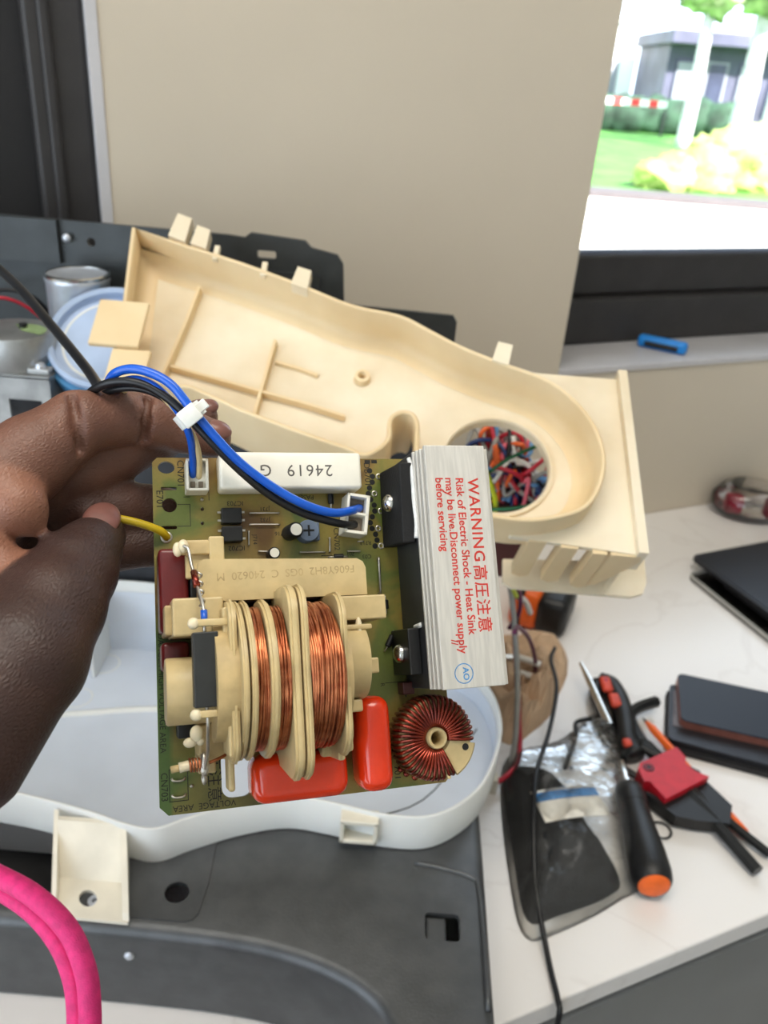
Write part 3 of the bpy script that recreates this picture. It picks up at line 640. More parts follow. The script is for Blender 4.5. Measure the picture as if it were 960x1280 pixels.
wire('lead_wire', [(.100, .61, .190), (.116, .618, .160), (.126, .632, .138)], .0022, 'wire_lime', 'short yellow-green lead below the louvres')
tag(obj('cream_plug', box(B(), .104, .117, .526, .536, .0, .017, .001), 'bracket_cream'), 'small cream plug at the end of the red cable', 'plug')
for dy, zz in ((0, .030), (-.012, .020)):
    t = empty('spade_terminal', Vector((.150, .690 + dy, zz - .004)), 'white insulated spade terminal above the brown paper', 'terminal', 'spade terminals on the purple lead')
    obj('sleeve', tube(B(), [(0, 0, 0), (.012, -.006, .001), (.022, -.010, 0)], .0034, 10), 'wire_white', t, smooth=180); obj('blade', box(B(), -.030, .002, -.003, .003, -.0006, .0006, 0), 'tin', t)

# ---------------------------------------------------------------- inverter circuit board (local frame in mm: x right, y up, z towards the viewer)
PM = Matrix(((.94832497, -.14621315, .28160515, -.07453489), (.31062815, .60885216, -.72993781, .23668459), (-.0647294, .77969274, .62280763, .4370647), (0, 0, 0, 1)))
pcb = empty('inverter_board', PM, 'green-brown inverter circuit board with transformer and heat sink held in the hand', 'circuit board')
def pobj(name, bm, m, parent=None, **k): return obj(name, bm, m, parent or pcb, scale=.001, **k)
def ptext(name, body, size, x, y, z, rot, m='print_black', parent=None, align='CENTER', spacing=1.0, mirror=False, **k):
    mx = Matrix.Translation((x * .001, y * .001, z * .001)) @ Matrix.Rotation(math.radians(rot), 4, 'Z') @ Matrix.Diagonal((-1 if mirror else 1, 1, 1, 1))
    return text(name, body, size * .001, m, parent or pcb, mx, .00002, align, spacing, **k)
W_, H_ = 93.3, 108.7
outer = [(1.5, 0), (W_, 0), (W_, -H_ + 3), (W_ - 3, -H_), (2.5, -H_), (0, -H_ + 2.5), (0, -1.5)][::-1]
holes = [circ(4.3, -3.2, 2.6, 20, 2.0), circ(5.0, -15.4, 2.3, 20), rrect(18.2, 27.5, -105.8, -91.5, 3.2), circ(15.1, -16.8, .6, 8), circ(15.0, -21.4, .6, 8), rrect(2.4, 7.4, -10.6, -9.5, .5, 3), rrect(2.2, 7.2, -23.1, -22.0, .5, 3), circ(88.5, -103, 2.6, 20)]
board = pobj('board', plate(B(), outer, holes, -1.6, 0), 'board')
# silk-screen print
for body, size, x, y, rot in (('CN701', 3.0, 8.6, -5.2, -90), ('E701', 3.0, 2.0, -16.5 + 3, -90), ('IC703', 2.2, 25.5, -15.0, 180), ('IC702', 2.2, 25.5, -29.6, 180), ('DB701', 3.0, 70.6, -5.5, -90),
        ('J731', 1.9, 35, -17.0, 180), ('J732', 1.9, 35, -20.6, 180), ('C716', 1.9, 40, -25.2, 180), ('J714', 1.9, 31.4, -27, -90), ('C712', 1.9, 46, -12.9, 180), ('R713', 1.9, 68.5, -29, 180), ('701', 1.9, 63, -32.5, 180), ('C03', 1.9, 68.6, -33.6, 180),
        ('CN703', 2.8, 1.4, -100.5, -90), ('VOLTAGE  AREA', 2.5, 13, -107.0, 180), ('DANGER HIGH VOLTAGE AREA', 2.5, 1.3, -73, -90), ('CN702', 2.6, 58.5, -27.5, -90), ('701', 3.0, 74, -104, -90), ('A', 2.4, 78.8, -79.6, 180), ('PASSAV-0', 2.2, 47, -13.2, 180), ('R', 2, 71, -76, -90)):
    ptext('silk_print', body, size, x, y, .03, rot, parent=board)
ptext('silk_print', '圧注意', 4.6, 15.8, -99.5, .03, -90, parent=board, spacing=1.0)
SL = [(2.8, 8.4, -105, -104.75), (2.8, 8.4, -95.85, -95.6), (2.8, 3.05, -105, -95.6), (8.15, 8.4, -105, -95.6), (9.4, 11.4, -12.9, -12.7), (7.4, 11.4, -15.3, -15.1), (11.2, 11.4, -22.3, -15.1), (7.4, 11.4, -22.3, -22.1), (17.2, 17.4, -14, -1), (56, 57, -1.6, -.2), (70, 72, -1.6, -.4), (72.4, 74.4, -1.6, -.4), (72, 78, -75.6, -75.4), (53, 57, -33, -32.8)]
for a in SL: pobj('silk_line', box(B(), *a, 0, .05), 'print_black', board)
for y in (-98.3, -103): 
    pobj('solder_joint', tube(B(), [(3.6, y, 0), (4.1, y - .6, .5), (5.6, y - .8, .6), (7.0, y - .6, .5), (7.6, y, 0)], .35, 8), 'tin', smooth=180)
for x, y in ((9.5, -96.5), (9.4, -101), (3.8, -29.8), (15.1, -13.7)): pobj('solder_dot', lathe(B(), [(0, .5), (.4, .4), (.6, 0)], 10, Matrix.Translation((x, y, 0))), 'tin', smooth=180)
# row of black solder-mask dots beside the rectifier
k = 0
for i in range(14):
    y = -4.2 - i * 2.0; x = 71.6 + 1.0 * math.sin(i * 1.2)
    pobj('mask_dot', lathe(B(), [(0, .08), (.95, .08), (.95, 0)], 14, Matrix.Translation((x, y, 0))), 'ic_black'); 
    if i % 3 == 1: pobj('solder_ring', lathe(B(), [(.55, .1), (.75, .4), (1.1, .1)], 14, Matrix.Translation((x + 2.2, y, 0))), 'tin', smooth=180)
pobj('ground_ring', lathe(B(), [(2.9, .02), (2.9, .4), (4.4, .4), (4.4, .02)], 28, Matrix.Translation((88.5, -103, 0))), 'ic_black')
# ceramic resistor
rs = pobj('ceramic_resistor', box(B(), 19.8, 65.8, -12.4, -.3, .6, 10, 1.2, 3), 'ceramic', smooth=40)
ptext('date_print', '24619', 5.4, 48.5, -6.3, 10.03, 180, 'print_grey', rs, spacing=1.15); ptext('date_print', 'G', 5.4, 34.2, -6.3, 10.03, 180, 'print_grey', rs)
# two-way wire connector
cm = rot2(63.9, -20.6, math.radians(-9))
c2 = pobj('wire_connector', box(B(), 60.1, 67.7, -27.2, -14.0, .2, 4.5, .3, 2, cm), 'connector')
bm = B()
for a in ((60.1, 67.7, -15.0, -14.0), (60.1, 67.7, -27.2, -26.2), (60.1, 61.0, -27.2, -14), (66.6, 67.7, -27.2, -14), (60.1, 67.7, -21.0, -20.1)): box(bm, *a, 4.3, 8.6, .15, 1, cm)
pobj('rim', bm, 'connector', c2)
for y0 in (-19.8, -26.0): pobj('cell_floor', box(B(), 61.1, 66.5, y0, y0 + 4.6, 4.4, 5.2, 0, 1, cm), 'cell_dark', c2)
c1 = pobj('cable_header', box(B(), 9.8, 16.6, -12.4, -2.2, .1, 5.5, .3), 'connector')
bm = B()
for a in ((9.8, 10.6, -12.4, -2.2), (15.8, 16.6, -12.4, -2.2), (9.8, 16.6, -3.0, -2.2), (9.8, 16.6, -12.4, -11.6)): box(bm, *a, 5.3, 8, .15, 1)
pobj('rim', bm, 'connector', c1)
for x in (11.9, 14.3): pobj('terminal', box(B(), x - .7, x + .7, -11, -9.2, 5.4, 6.4, .1), 'cell_dark', c1)
# optocouplers
for y0 in (-22.2, -28.1):
    ic = pobj('optocoupler', box(B(), 20.6, 27.0, y0, y0 + 5.0, .4, 4.2, .35, 2), 'ic_black')
    for yy in (y0 + 1.2, y0 + 3.8):
        for sx, x in ((-1, 20.6), (1, 27.0)): pobj('pin', box(B(), x - .1 if sx > 0 else x - 1.1, x + 1.1 if sx > 0 else x + .1, yy - .35, yy + .35, 2.0, 2.4, .05, 1), 'tin', ic)
# wire jumpers
for (x0, y0, x1, y1, r, h) in ((30.2, -18.5, 39.4, -18.6, .3, .9), (30.0, -22.2, 39.4, -22.4, .3, .9), (29.4, -24.4, 29.3, -28.8, .3, .9), (46, -31.7, 54, -31.9, .3, .9), (56, -27.2, 55.8, -31.8, .3, .9), (72.2, -34.6, 71.9, -46, .4, 1.8), (32.5, -31.0, 36, -31.2, .3, .9), (62, -31.8, 66, -31.9, .3, .8), (65.8, -28.6, 67.5, -28.6, .25, .8)):
    pobj('wire_jumper', tube(B(), [(x0, y0, -.2), (x0, y0, h * .7), (x0 + (x1 - x0) * .06, y0 + (y1 - y0) * .06, h), (x1 - (x1 - x0) * .06, y1 - (y1 - y0) * .06, h), (x1, y1, h * .7), (x1, y1, -.2)], r, 8, 3), 'tin', smooth=180)
# small parts
cp = pobj('small_capacitor', lathe(B(), [(0, 0), (2.5, 0), (2.5, 7.2), (2.2, 7.6), (0, 7.6)], 24, Matrix.Translation((42.6, -25.2, 0)) @ Matrix.Rotation(.12, 4, 'Y')), 'ic_black', smooth=40)
pobj('white_top', lathe(B(), [(0, 7.62), (1.9, 7.62), (1.9, 7.75), (0, 7.75)], 24, Matrix.Translation((42.6, -25.2, 0)) @ Matrix.Rotation(.12, 4, 'Y')), 'ceramic', cp)
cp = pobj('small_capacitor', lathe(B(), [(0, 0), (1.9, 0), (1.9, 5.2), (1.6, 5.5), (0, 5.5)], 24, Matrix.Translation((36.6, -32.2, 0))), 'ic_black', smooth=40)
pobj('white_top', lathe(B(), [(0, 5.52), (1.5, 5.52), (1.5, 5.65), (0, 5.65)], 24, Matrix.Translation((36.6, -32.2, 0))), 'ceramic', cp)
tr = pobj('trimmer', lathe(B(), [(0, 0), (3.6, 0), (3.6, 4.6), (3.3, 5), (0, 5)], 32, Matrix.Translation((48.2, -25.2, 0))), 'trim_blue', smooth=40)
pobj('trimmer_back', box(B(), 46.6, 52.2, -28.2, -22.2, .1, 3.2, .3), 'trim_blue', tr)
bm = B(); box(bm, 46.4, 50.0, -25.55, -24.85, 5.0, 5.08); box(bm, 47.85, 48.55, -27.0, -23.4, 5.0, 5.08); pobj('cross_slot', bm, 'ic_black', tr)
for x, y, l, rz in ((57, -14.2, 3.4, 90), (73.6, -50, 3.0, 90), (74.2, -62, 4, 60), (58.5, -33.6, 3.2, 0)):
    d = Vector((math.cos(math.radians(rz)), math.sin(math.radians(rz)), 0)); dio = pobj('small_diode', cyl(B(), Vector((x, y, 1.3)) - d * l / 2, d, 1.0, l, 14, .15), 'ic_black', smooth=40)
    pobj('lead', tube(B(), [Vector((x, y, -.2)) - d * (l / 2 + 1.6), Vector((x, y, 1.2)) - d * (l / 2 + 1.3), Vector((x, y, 1.3)), Vector((x, y, 1.2)) + d * (l / 2 + 1.3), Vector((x, y, -.2)) + d * (l / 2 + 1.6)], .28, 6, 4), 'tin', dio, smooth=180)
pobj('film_capacitor', box(B(), .6, 9.2, -56, -31.0, .3, 13.5, 1.4, 3), 'maroon', smooth=40, label='dark maroon film capacitor')
pobj('film_capacitor', box(B(), .9, 9.0, -67, -58.5, .3, 12.0, 1.4, 3), 'maroon', smooth=40, label='dark maroon film capacitor')
pobj('small_capacitor', box(B(), 5.2, 10.2, -86.5, -80.5, .2, 8.0, .6, 2), 'ic_black', smooth=40)
for a, lab in (((25.4, 54.2, -106.8, -92.8, 1.0, 16.5), 'glossy orange-red film capacitor lying crosswise'), ((58.0, 68.6, -107, -78.6, 1.0, 16.0), 'glossy orange-red film capacitor lying lengthwise')):
    rc = pobj('orange_capacitor', box(B(), *a, 4.2, 5), 'red_cap', smooth=60, label=lab)
# yellow wire soldered to the board edge
pobj('yellow_wire', tube(B(), [(-16, -19.5, 5.5), (-10, -20.5, 5.4), (-4, -22.0, 5.0), (1.6, -24.0, 3.6), (3.6, -25.4, 1.4), (3.8, -25.6, -.3)], 1.25, 12), 'wire_yellow', smooth=180)
pobj('solder_ring', lathe(B(), [(.9, .1), (1.3, .55), (1.9, .1)], 20, Matrix.Translation((3.8, -25.6, 0))), 'tin', smooth=180)

# ---- transformer
TY, TZ = -70.5, 22.5                                    # winding axis runs along x
AX = Matrix.Translation((0, TY, TZ)) @ Matrix(((0, 0, 1, 0), (1, 0, 0, 0), (0, 1, 0, 0), (0, 0, 0, 1)))   # lathe z -> x, x -> y, y -> z
tf = pobj('transformer', lathe(B(), [(6, 14), (16.8, 14), (16.8, 51), (6, 51)], 48, AX), 'bobbin_dark', smooth=40, label='high voltage transformer with cream bobbin and copper windings')
def flange(name, x0, x1, r, sq=None, m='bobbin'):
    """disc flange, or with sq = (half height, near reach, corner) a straight-edged one"""
    if sq:
        hy, hz, cr = sq; pts = rrect(-hy, hy, -TZ + 1.0, hz, cr, 8)
        if len(sq) == 3 and hy > 25: pts = [(y - (2.5 if y < -hy + 8 and z > 4 else 0), z) for y, z in pts]
    else: pts = [(r * math.cos(2 * PI * i / 40), max(r * math.sin(2 * PI * i / 40), -TZ + 1.0)) for i in range(40)]
    bm = plate(B(), pts, [], x0, x1)
    es = [e for e in bm.edges if len(e.link_faces) == 2 and abs(e.verts[0].co.z - e.verts[1].co.z) < 1e-6 and any(abs(f.normal.z) < .5 for f in e.link_faces) and any(abs(f.normal.z) > .5 for f in e.link_faces)]
    bmesh.ops.bevel(bm, geom=es, offset=min(.7, (x1 - x0) * .35), segments=2, affect='EDGES')
    bmesh.ops.transform(bm, matrix=AX, verts=bm.verts); return pobj(name, bm, m, tf, smooth=50)
flange('bobbin_flange', 17.6, 19.6, 0, (22.2, 15.5, 7)); flange('bobbin_flange', 20.0, 21.6, 22.2); flange('bobbin_flange', 22.2, 23.8, 22.4)
flange('bobbin_flange', 27.3, 29.6, 22.4); flange('bobbin_flange', 33.2, 35.8, 0, (25.4, 19.8, 9)); flange('bobbin_flange', 36.4, 38.4, 0, (25.4, 19.8, 9)); flange('bobbin_flange', 48.0, 50.0, 0, (23.0, 17.0, 9))
def winding(x0, x1, r, turns, wr, seed, m='copper'):
    bm = B(); rr = random.Random(seed); n = turns
    for i in range(n):
        x = x0 + (x1 - x0) * (i + .5) / n; q = []
        ph = rr.uniform(0, 6); tilt = rr.uniform(-.25, .25)
        for k in range(36):
            a = 2 * PI * k / 36; R_ = r + .35 * math.sin(a * 2 + ph) + rr.uniform(-.08, .08)
            q.append(Vector((x + tilt * math.sin(a + ph) + .25 * math.sin(3 * a + ph), TY + R_ * math.cos(a), TZ + R_ * math.sin(a))))
        tube(bm, q, wr, 6, 0, True)
    return pobj('copper_winding', bm, m, tf, smooth=180)
winding(24.1, 27.2, 19.6, 7, .42, 1); winding(29.8, 33.0, 19.8, 7, .42, 2)
winding(38.7, 47.6, 20.0, 20, .46, 3); winding(39.0, 47.3, 20.5, 12, .42, 5)
lathe_bm = lathe(B(), [(16.8, 24), (19.4, 24.2), (19.4, 27.1), (16.8, 27.2), (16.8, 29.7), (19.5, 29.8), (19.5, 33), (16.8, 33.1), (16.8, 38.5), (19.8, 38.7), (19.8, 47.6), (16.8, 47.8)], 48, AX); pobj('winding_core', lathe_bm, 'copper', tf, smooth=40)
# ferrite core and the moulded cover plate
pobj('ferrite_core', box(B(), 9.5, 60, -48.5, -37, .8, 14, .5), 'ic_black', tf)
cv = pobj('cover_plate', plate(B(), [(11.2, -47.8), (62, -47.8), (62, -39.5), (61.2, -37.6), (59.4, -36.6), (13.2, -35.4), (11.6, -36.4), (11.2, -38)], [], 15.5, 20), 'bobbin', tf)
ptext('moulded_code', 'F606Y8H2  0GS  C  240620  M', 3.3, 37.5, -40.2, 20.03, 181.5, 'engraved', cv)
pobj('terminal_block', box(B(), 8.2, 19.6, -40.5, -29.0, .5, 15.5, .5), 'bobbin', tf)
pobj('terminal_notch', box(B(), 6.8, 16.2, -33.6, -29.6, 15.3, 17.6, .4), 'bobbin_dark', tf); pobj('terminal_wall', box(B(), 15.0, 19.4, -39, -28.4, 15.3, 18.2, .5), 'bobbin', tf)
# left support blocks
pobj('bobbin_block', box(B(), 3.5, 17.6, -57.6, -47.0, .5, 26.5, .6), 'bobbin', tf); pobj('bobbin_block', box(B(), 1.6, 6, -57.0, -48.5, .5, 22, .6), 'bobbin_dark', tf)
bm = lathe(B(), [(0, 1.5), (9.0, 1.5), (9.4, 2.0), (9.4, 17.6), (0, 17.6)], 40, Matrix.Translation((0, -72.6, 18.0)) @ Matrix(((0, 0, 1, 0), (1, 0, 0, 0), (0, 1, 0, 0), (0, 0, 0, 1)))); pobj('bobbin_barrel', bm, 'bobbin', tf, smooth=40)
pobj('bobbin_block', box(B(), 1.9, 17.6, -81.6, -67.0, .5, 20, .6), 'bobbin', tf)
pobj('bobbin_block', box(B(), 10.5, 18.5, -92.5, -82.5, .5, 17, .6), 'bobbin_dark', tf)
pobj('bobbin_block', box(B(), 10.5, 15.5, -96.5, -91.0, .5, 12, .5), 'bobbin', tf)
# arms that carry the high voltage diode
for y0, zz in ((-54.6, 34.0), (-78.8, 34.0)):
    a = pobj('diode_arm', box(B(), 8.6, 18.8, y0 - .9, y0 + 1.1, zz - 2.4, zz, .5), 'bobbin', tf, smooth=40)
    pobj('wax_knob', ball(B(), (8.6, y0, zz - .8), 1.35, 1.2, 1.2, .9), 'wax_white', a, smooth=180)
pobj('arm_post', box(B(), 16.4, 18.8, -80.5, -50.5, 22, 33.0, .6), 'bobbin', tf); pobj('arm_post', box(B(), 16.8, 18.9, -90.5, -78, 20, 34.5, .6), 'bobbin', tf)
pobj('arm_post', box(B(), 17.8, 19.6, -101, -88, 14, 22, .6), 'bobbin', tf)
pobj('diode_bar', box(B(), 8.2, 15.0, -77.0, -57.0, 28.5, 34.2, .35), 'diode_grey', tf, label='dark grey rectangular high voltage diode')
pobj('diode_lead', tube(B(), [(11.6, -58, 31.5), (11.6, -53, 32), (11.5, -50, 31), (10.8, -46, 28), (10.2, -41, 24), (9.4, -36.8, 21.5), (8.8, -32.4, 20), (7.6, -31.2, 19.0)], .5, 10), 'tin', tf, smooth=180)
pobj('diode_lead', tube(B(), [(11.6, -76, 31.5), (11.8, -81, 31.5), (11.9, -85, 29), (12.0, -90, 25), (11.2, -94.5, 22)], .5, 10), 'tin', tf, smooth=180)
pobj('twisted_lead', tube(B(), [(11.4 + .7 * math.cos(i * 1.5), -51 + i * .62, 31 - i * .42 + .7 * math.sin(i * 1.5)) for i in range(20)], .34, 8, 3), 'tin', tf, smooth=180)
pobj('blue_sleeve', tube(B(), [(11.6, -55.5, 32.0), (11.6, -51.0, 31.8)], .95, 12, 0), 'wire_blue', tf, smooth=180)
pobj('copper_sleeve', tube(B(), [(10.4, -43.8, 26.6), (9.9, -39.4, 23.2)], 1.0, 12, 0), 'copper_dark', tf, smooth=180)
bm = B(); ball(bm, (7.6, -31.2, 17.8), 1.6, 1, 1.3, .9); ball(bm, (6.0, -32.0, 17.2), 1.3, 1.1, 1.7, .8); pobj('wax_blob', bm, 'wax_white', tf, smooth=180)
bm = B(); ball(bm, (9.4, -84.2, 23.4), 1.7, 1.1, 1.3, .8); ball(bm, (7.6, -86.6, 22.2), 1.4, 1.3, 1, .8); ball(bm, (10.4, -86.4, 22.8), 1.2); pobj('wax_blob', bm, 'wax_white', tf, smooth=180)
pobj('spark_gap', tube(B(), [(2.4, -93.6, 20), (5.2, -93.2, 20.2)], 1.0, 12, 0), 'bobbin_dark', tf, smooth=180); pobj('glass_tip', tube(B(), [(4.6, -93.2, 20.4), (8.6, -92.6, 20.6), (10.6, -92.2, 20.6)], 1.4, 14, 3), 'wax_white', tf, smooth=180)
pobj('copper_coil', tube(B(), [(7.4 + i * .17, -92.8 + 1.75 * math.cos(i * 1.3), 20.6 + 1.75 * math.sin(i * 1.3)) for i in range(18)], .35, 8, 4), 'copper', tf, smooth=180)
bm = B(); ball(bm, (11.4, -92.8, 21.4), 1.7, .8, 2.0, .9); ball(bm, (11.5, -97, 18), 1.0, .8, 1.8, 1); pobj('solder_blob', bm, 'tin', tf, smooth=180)
pobj('copper_lead', tube(B(), [(11.8, -92.8, 21.5), (16, -91.6, 20.5), (21, -89.6, 18), (23.5, -88, 15)], .45, 8), 'copper', tf, smooth=180)
# right support blocks
pobj('bobbin_block', box(B(), 50.0, 66.2, -55.6, -48.4, .5, 25.0, .5), 'bobbin', tf)
bm = lathe(B(), [(0, 50), (11.5, 50), (11.5, 58.6), (11.2, 59.2), (0, 59.2)], 40, Matrix.Translation((0, -67.5, 18.5)) @ Matrix(((0, 0, 1, 0), (1, 0, 0, 0), (0, 1, 0, 0), (0, 0, 0, 1)))); pobj('bobbin_barrel', bm, 'bobbin', tf, smooth=40)
pobj('bobbin_block', box(B(), 50.0, 58.8, -74.5, -57.0, .5, 22, .6), 'bobbin', tf)
pobj('end_tab', box(B(), 57.0, 63.4, -71.6, -67.0, 16, 23.0, .5), 'bobbin', tf)
pobj('pin_arm', box(B(), 49.5, 61.0, -58.6, -57.0, 24.6, 26.4, .5), 'bobbin', tf); pobj('arm_post', box(B(), 49.0, 51.2, -61.5, -55.0, 20, 28.0, .5), 'bobbin', tf)
bm = B(); ball(bm, (57.2, -58.0, 25.0), 1.3, .8, 2.4, 1); ball(bm, (57.4, -61.4, 23.6), 1.3, 1.1, 1.5, 1); ball(bm, (58.6, -63.0, 22.4), .9); pobj('wax_blob', bm, 'wax_white', tf, smooth=180)
pobj('end_tab', box(B(), 49.6, 57.6, -82.4, -78.8, 15, 23.2, .6), 'bobbin', tf)
pobj('bobbin_block', box(B(), 49.6, 54.6, -93.6, -80.0, .5, 21.0, .8), 'bobbin', tf); pobj('end_tab', box(B(), 48.2, 50.4, -95.2, -78, 12, 27, .7), 'bobbin', tf)
pobj('end_tab', box(B(), 39.8, 42.6, -95.2, -89.6, 6, 19, .6), 'bobbin', tf); pobj('end_tab', box(B(), 45.6, 49.0, -94.8, -89, 6, 18, .6), 'bobbin', tf)

# ---- toroid choke
TC = Vector((83.6, -93.2, 1.4))
to = pobj('toroid_choke', lathe(B(), [(4.8, 1.2), (11.2, 1.2), (12.0, 2.0), (12.0, 10.2), (11.2, 11), (4.8, 11), (4.2, 10.2), (4.2, 2)], 48, Matrix.Translation(TC)), 'bobbin_dark', smooth=40, label='toroid choke wound with dark copper wire')
bm = B(); nT = 38
for i in range(nT):
    a = math.radians(-8 + 300 * i / (nT - 1)); da = math.radians(3.4)
    q = []
    for (r, z, s) in ((3.5, 2, -1), (3.4, 6, -.6), (3.6, 10.4, -.3), (5.0, 11.7, 0), (8, 12.2, .2), (11.2, 11.7, .5), (12.7, 10, .7), (12.8, 6, .8), (12.6, 2.2, .9), (11, .6, .6), (7, .4, 0), (4.6, .8, -.6)):
        aa = a + da * s; q.append(TC + Vector((r * math.cos(aa), r * math.sin(aa), z)))
    tube(bm, q, .56, 7, 2, True)
pobj('copper_winding', bm, 'copper_dark', to, smooth=180)
pobj('centre_tube', lathe(B(), [(2.1, 2), (2.1, 12.2), (2.4, 12.6), (3.0, 12.6), (3.3, 12.0), (3.3, 2)], 28, Matrix.Translation(TC)), 'bobbin', to, smooth=40)
bm = lathe(B(), [(4.6, 11.2), (13.0, 11.0), (13.6, 10.4), (13.6, 9.4), (4.6, 9.2), (4.6, 11.2)], 18, Matrix.Translation(TC), math.radians(-62), math.radians(-12)); pobj('holder_plate', bm, 'bobbin', to, smooth=40)
pobj('holder_hole', lathe(B(), [(0, 11.16), (1.1, 11.16), (1.1, 11.0)], 16, Matrix.Translation(TC + Vector((9.6, -3.6, 0)))), 'ic_black', to)
pobj('holder_lip', box(B(), TC.x - .4, TC.x + .9, TC.y - 13.2, TC.y - 5, 8, 13, .5, 2, rot2(TC.x, TC.y, math.radians(14))), 'bobbin', to)
for x, y in ((76.6, -104.4), (79.4, -105.8), (74.8, -102.8)): pobj('coil_end', ball(B(), (x, y, 1.4), 1.1), 'copper_dark', to, smooth=180)

# ---- heat sink
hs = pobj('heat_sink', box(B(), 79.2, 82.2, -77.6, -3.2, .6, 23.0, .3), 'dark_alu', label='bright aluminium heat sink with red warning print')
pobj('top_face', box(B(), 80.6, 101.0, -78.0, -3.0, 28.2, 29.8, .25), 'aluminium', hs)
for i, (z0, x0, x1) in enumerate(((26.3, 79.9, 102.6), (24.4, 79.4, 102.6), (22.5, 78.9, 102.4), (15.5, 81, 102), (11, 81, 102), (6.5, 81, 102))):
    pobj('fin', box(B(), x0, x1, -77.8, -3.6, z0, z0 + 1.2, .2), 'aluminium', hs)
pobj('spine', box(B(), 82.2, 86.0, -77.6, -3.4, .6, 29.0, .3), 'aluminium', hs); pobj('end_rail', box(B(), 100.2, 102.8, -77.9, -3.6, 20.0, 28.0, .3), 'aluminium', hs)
# warning print, reading down the sink
def hst(body, size, x, y, m='print_red', sp=1.0, bold=.00006): ptext('warning_print', body, size, x, y, 29.84, -90, m, hs, 'LEFT', sp, bold=bold)
hst('WARNING', 5.1, 95.9, -13.6, sp=1.12); hst('高圧注意', 5.0, 95.6, -41.0, sp=1.12)
hst('Risk of Electric Shock - Heat Sink', 3.6, 91.4, -13.4, sp=1.0); hst('may be live.Disconnect power supply', 3.6, 87.9, -13.4, sp=1.0); hst('before servicing', 3.6, 84.6, -13.4, sp=1.0); hst('//', 3.0, 85.3, -63.4)
pobj('stamp_ring', lathe(B(), [(2.75, 29.8), (2.75, 29.86), (3.05, 29.86), (3.05, 29.8)], 36, Matrix.Translation((87.6, -73.6, 0))), 'print_blue', hs)
hst('AO', 2.6, 88.2, -71.8, 'print_blue'); 
# insulated transistors, clamped with screws, and thermal paste
t1 = pobj('insulator_sleeve', box(B(), 74.6, 79.0, -30.8, -5.2, .4, 21.5, .5, 2, Matrix.Translation((79, -18, 0)) @ Matrix.Rotation(math.radians(4), 4, 'X') @ Matrix.Translation((-79, 18, 0))), 'black_matte', label='black insulating sleeve over the rectifier')
t2 = pobj('insulator_sleeve', box(B(), 75.0, 79.0, -73.2, -58.8, .4, 17.5, .4), 'black_plastic', label='black power transistor')
for tt, x, y, z in ((t1, 74.5, -17.8, 11.5), (t2, 74.9, -66.4, 10.0)):
    sc = pobj('screw', lathe(B(), [(0, 2.6), (1.6, 2.4), (2.7, 1.5), (3.0, .4), (3.0, 0), (0, 0)], 24, Matrix.Translation((x, y, z)) @ Matrix.Rotation(-PI / 2, 4, 'Y')), 'bright_metal', tt, smooth=40)
pobj('thermal_paste', tube(B(), [(79.0, -5.0, 20), (79.0, -8, 21.6), (79.1, -14, 22.0), (79.0, -20, 22.0), (79.2, -26, 22.2), (79.0, -31, 21.4)], .9, 8), 'paste_white', t1, smooth=180)
pobj('thermal_paste', tube(B(), [(79.0, -58.4, 14), (79.0, -58.2, 17), (79.1, -58.0, 19)], .8, 8), 'paste_white', t2, smooth=180)
pobj('small_capacitor', box(B(), 76, 80, -79.5, -75.5, .2, 6, .4), 'wire_brown')

# ---------------------------------------------------------------- wire harness plugged into the board
def P3(x, y, z): return PM @ Vector((x * .001, y * .001, z * .001))
hn = empty('wire_harness', P3(63, -18, 8), 'blue and black wires bundled with a white cable tie', 'wire harness')
def hobj(name, pts, r, m, n=12):
    bm = tube(B(), [Vector(p) - hn.location for p in pts], r, n); return obj(name, bm, m, hn, smooth=180)
BLUE = [(-.0076, .2451, .4209), (-.0104, .2374, .4234), (-.0164, .2315, .4252), (-.0250, .2280, .4293), (-.0349, .2267, .4353), (-.0445, .2261, .4428), (-.0517, .2266, .4501), (-.0588, .2275, .4581), (-.0649, .2296, .4643), (-.0711, .2311, .4670), (-.0773, .2325, .4674), (-.0826, .2336, .4654), (-.0866, .2379, .4606), (-.0892, .2457, .4540), (-.0910, .2554, .4467)]
BLACK = [(-.0080, .2424, .4158), (-.0113, .2351, .4192), (-.0175, .2303, .4228), (-.0262, .2277, .4266), (-.0361, .2265, .4328), (-.0453, .2262, .4408), (-.0530, .2268, .4484), (-.0603, .2283, .4554), (-.0664, .2297, .4601), (-.0724, .2307, .4630), (-.0784, .2311, .4639), (-.0847, .2321, .4625), (-.0901, .2348, .4591), (-.0953, .2412, .4540), (-.0993, .2493, .4480)]
BLUE2 = [(-.0613, .2334, .4308), (-.0606, .2323, .4353), (-.0603, .2320, .4410), (-.0605, .2308, .4473), (-.0624, .2306, .4533), (-.0661, .2304, .4594), (-.0709, .2313, .4632), (-.0765, .2330, .4641), (-.0817, .2352, .4619), (-.0853, .2404, .4567), (-.0874, .2486, .4509)]
CREAM = [(-.0595, .2334, .4309), (-.0586, .2322, .4350), (-.0583, .2318, .4407), (-.0595, .2318, .4470), (-.0619, .2314, .4517), (-.0660, .2324, .4566), (-.0709, .2333, .4605), (-.0769, .2349, .4614), (-.0811, .2372, .4593), (-.0845, .2436, .4543), (-.0860, .2520, .4489)]
hobj('blue_wire', BLUE, .0014, 'wire_blue'); hobj('black_wire', BLACK, .0013, 'rubber_black')
hobj('blue_wire', BLUE2, .0012, 'wire_blue'); hobj('cream_wire', CREAM, .0009, 'wire_cream')
hobj('black_wire', [Vector(p) + Vector((.0006, .003, -.0030)) for p in BLACK[5:14]], .0011, 'rubber_black')
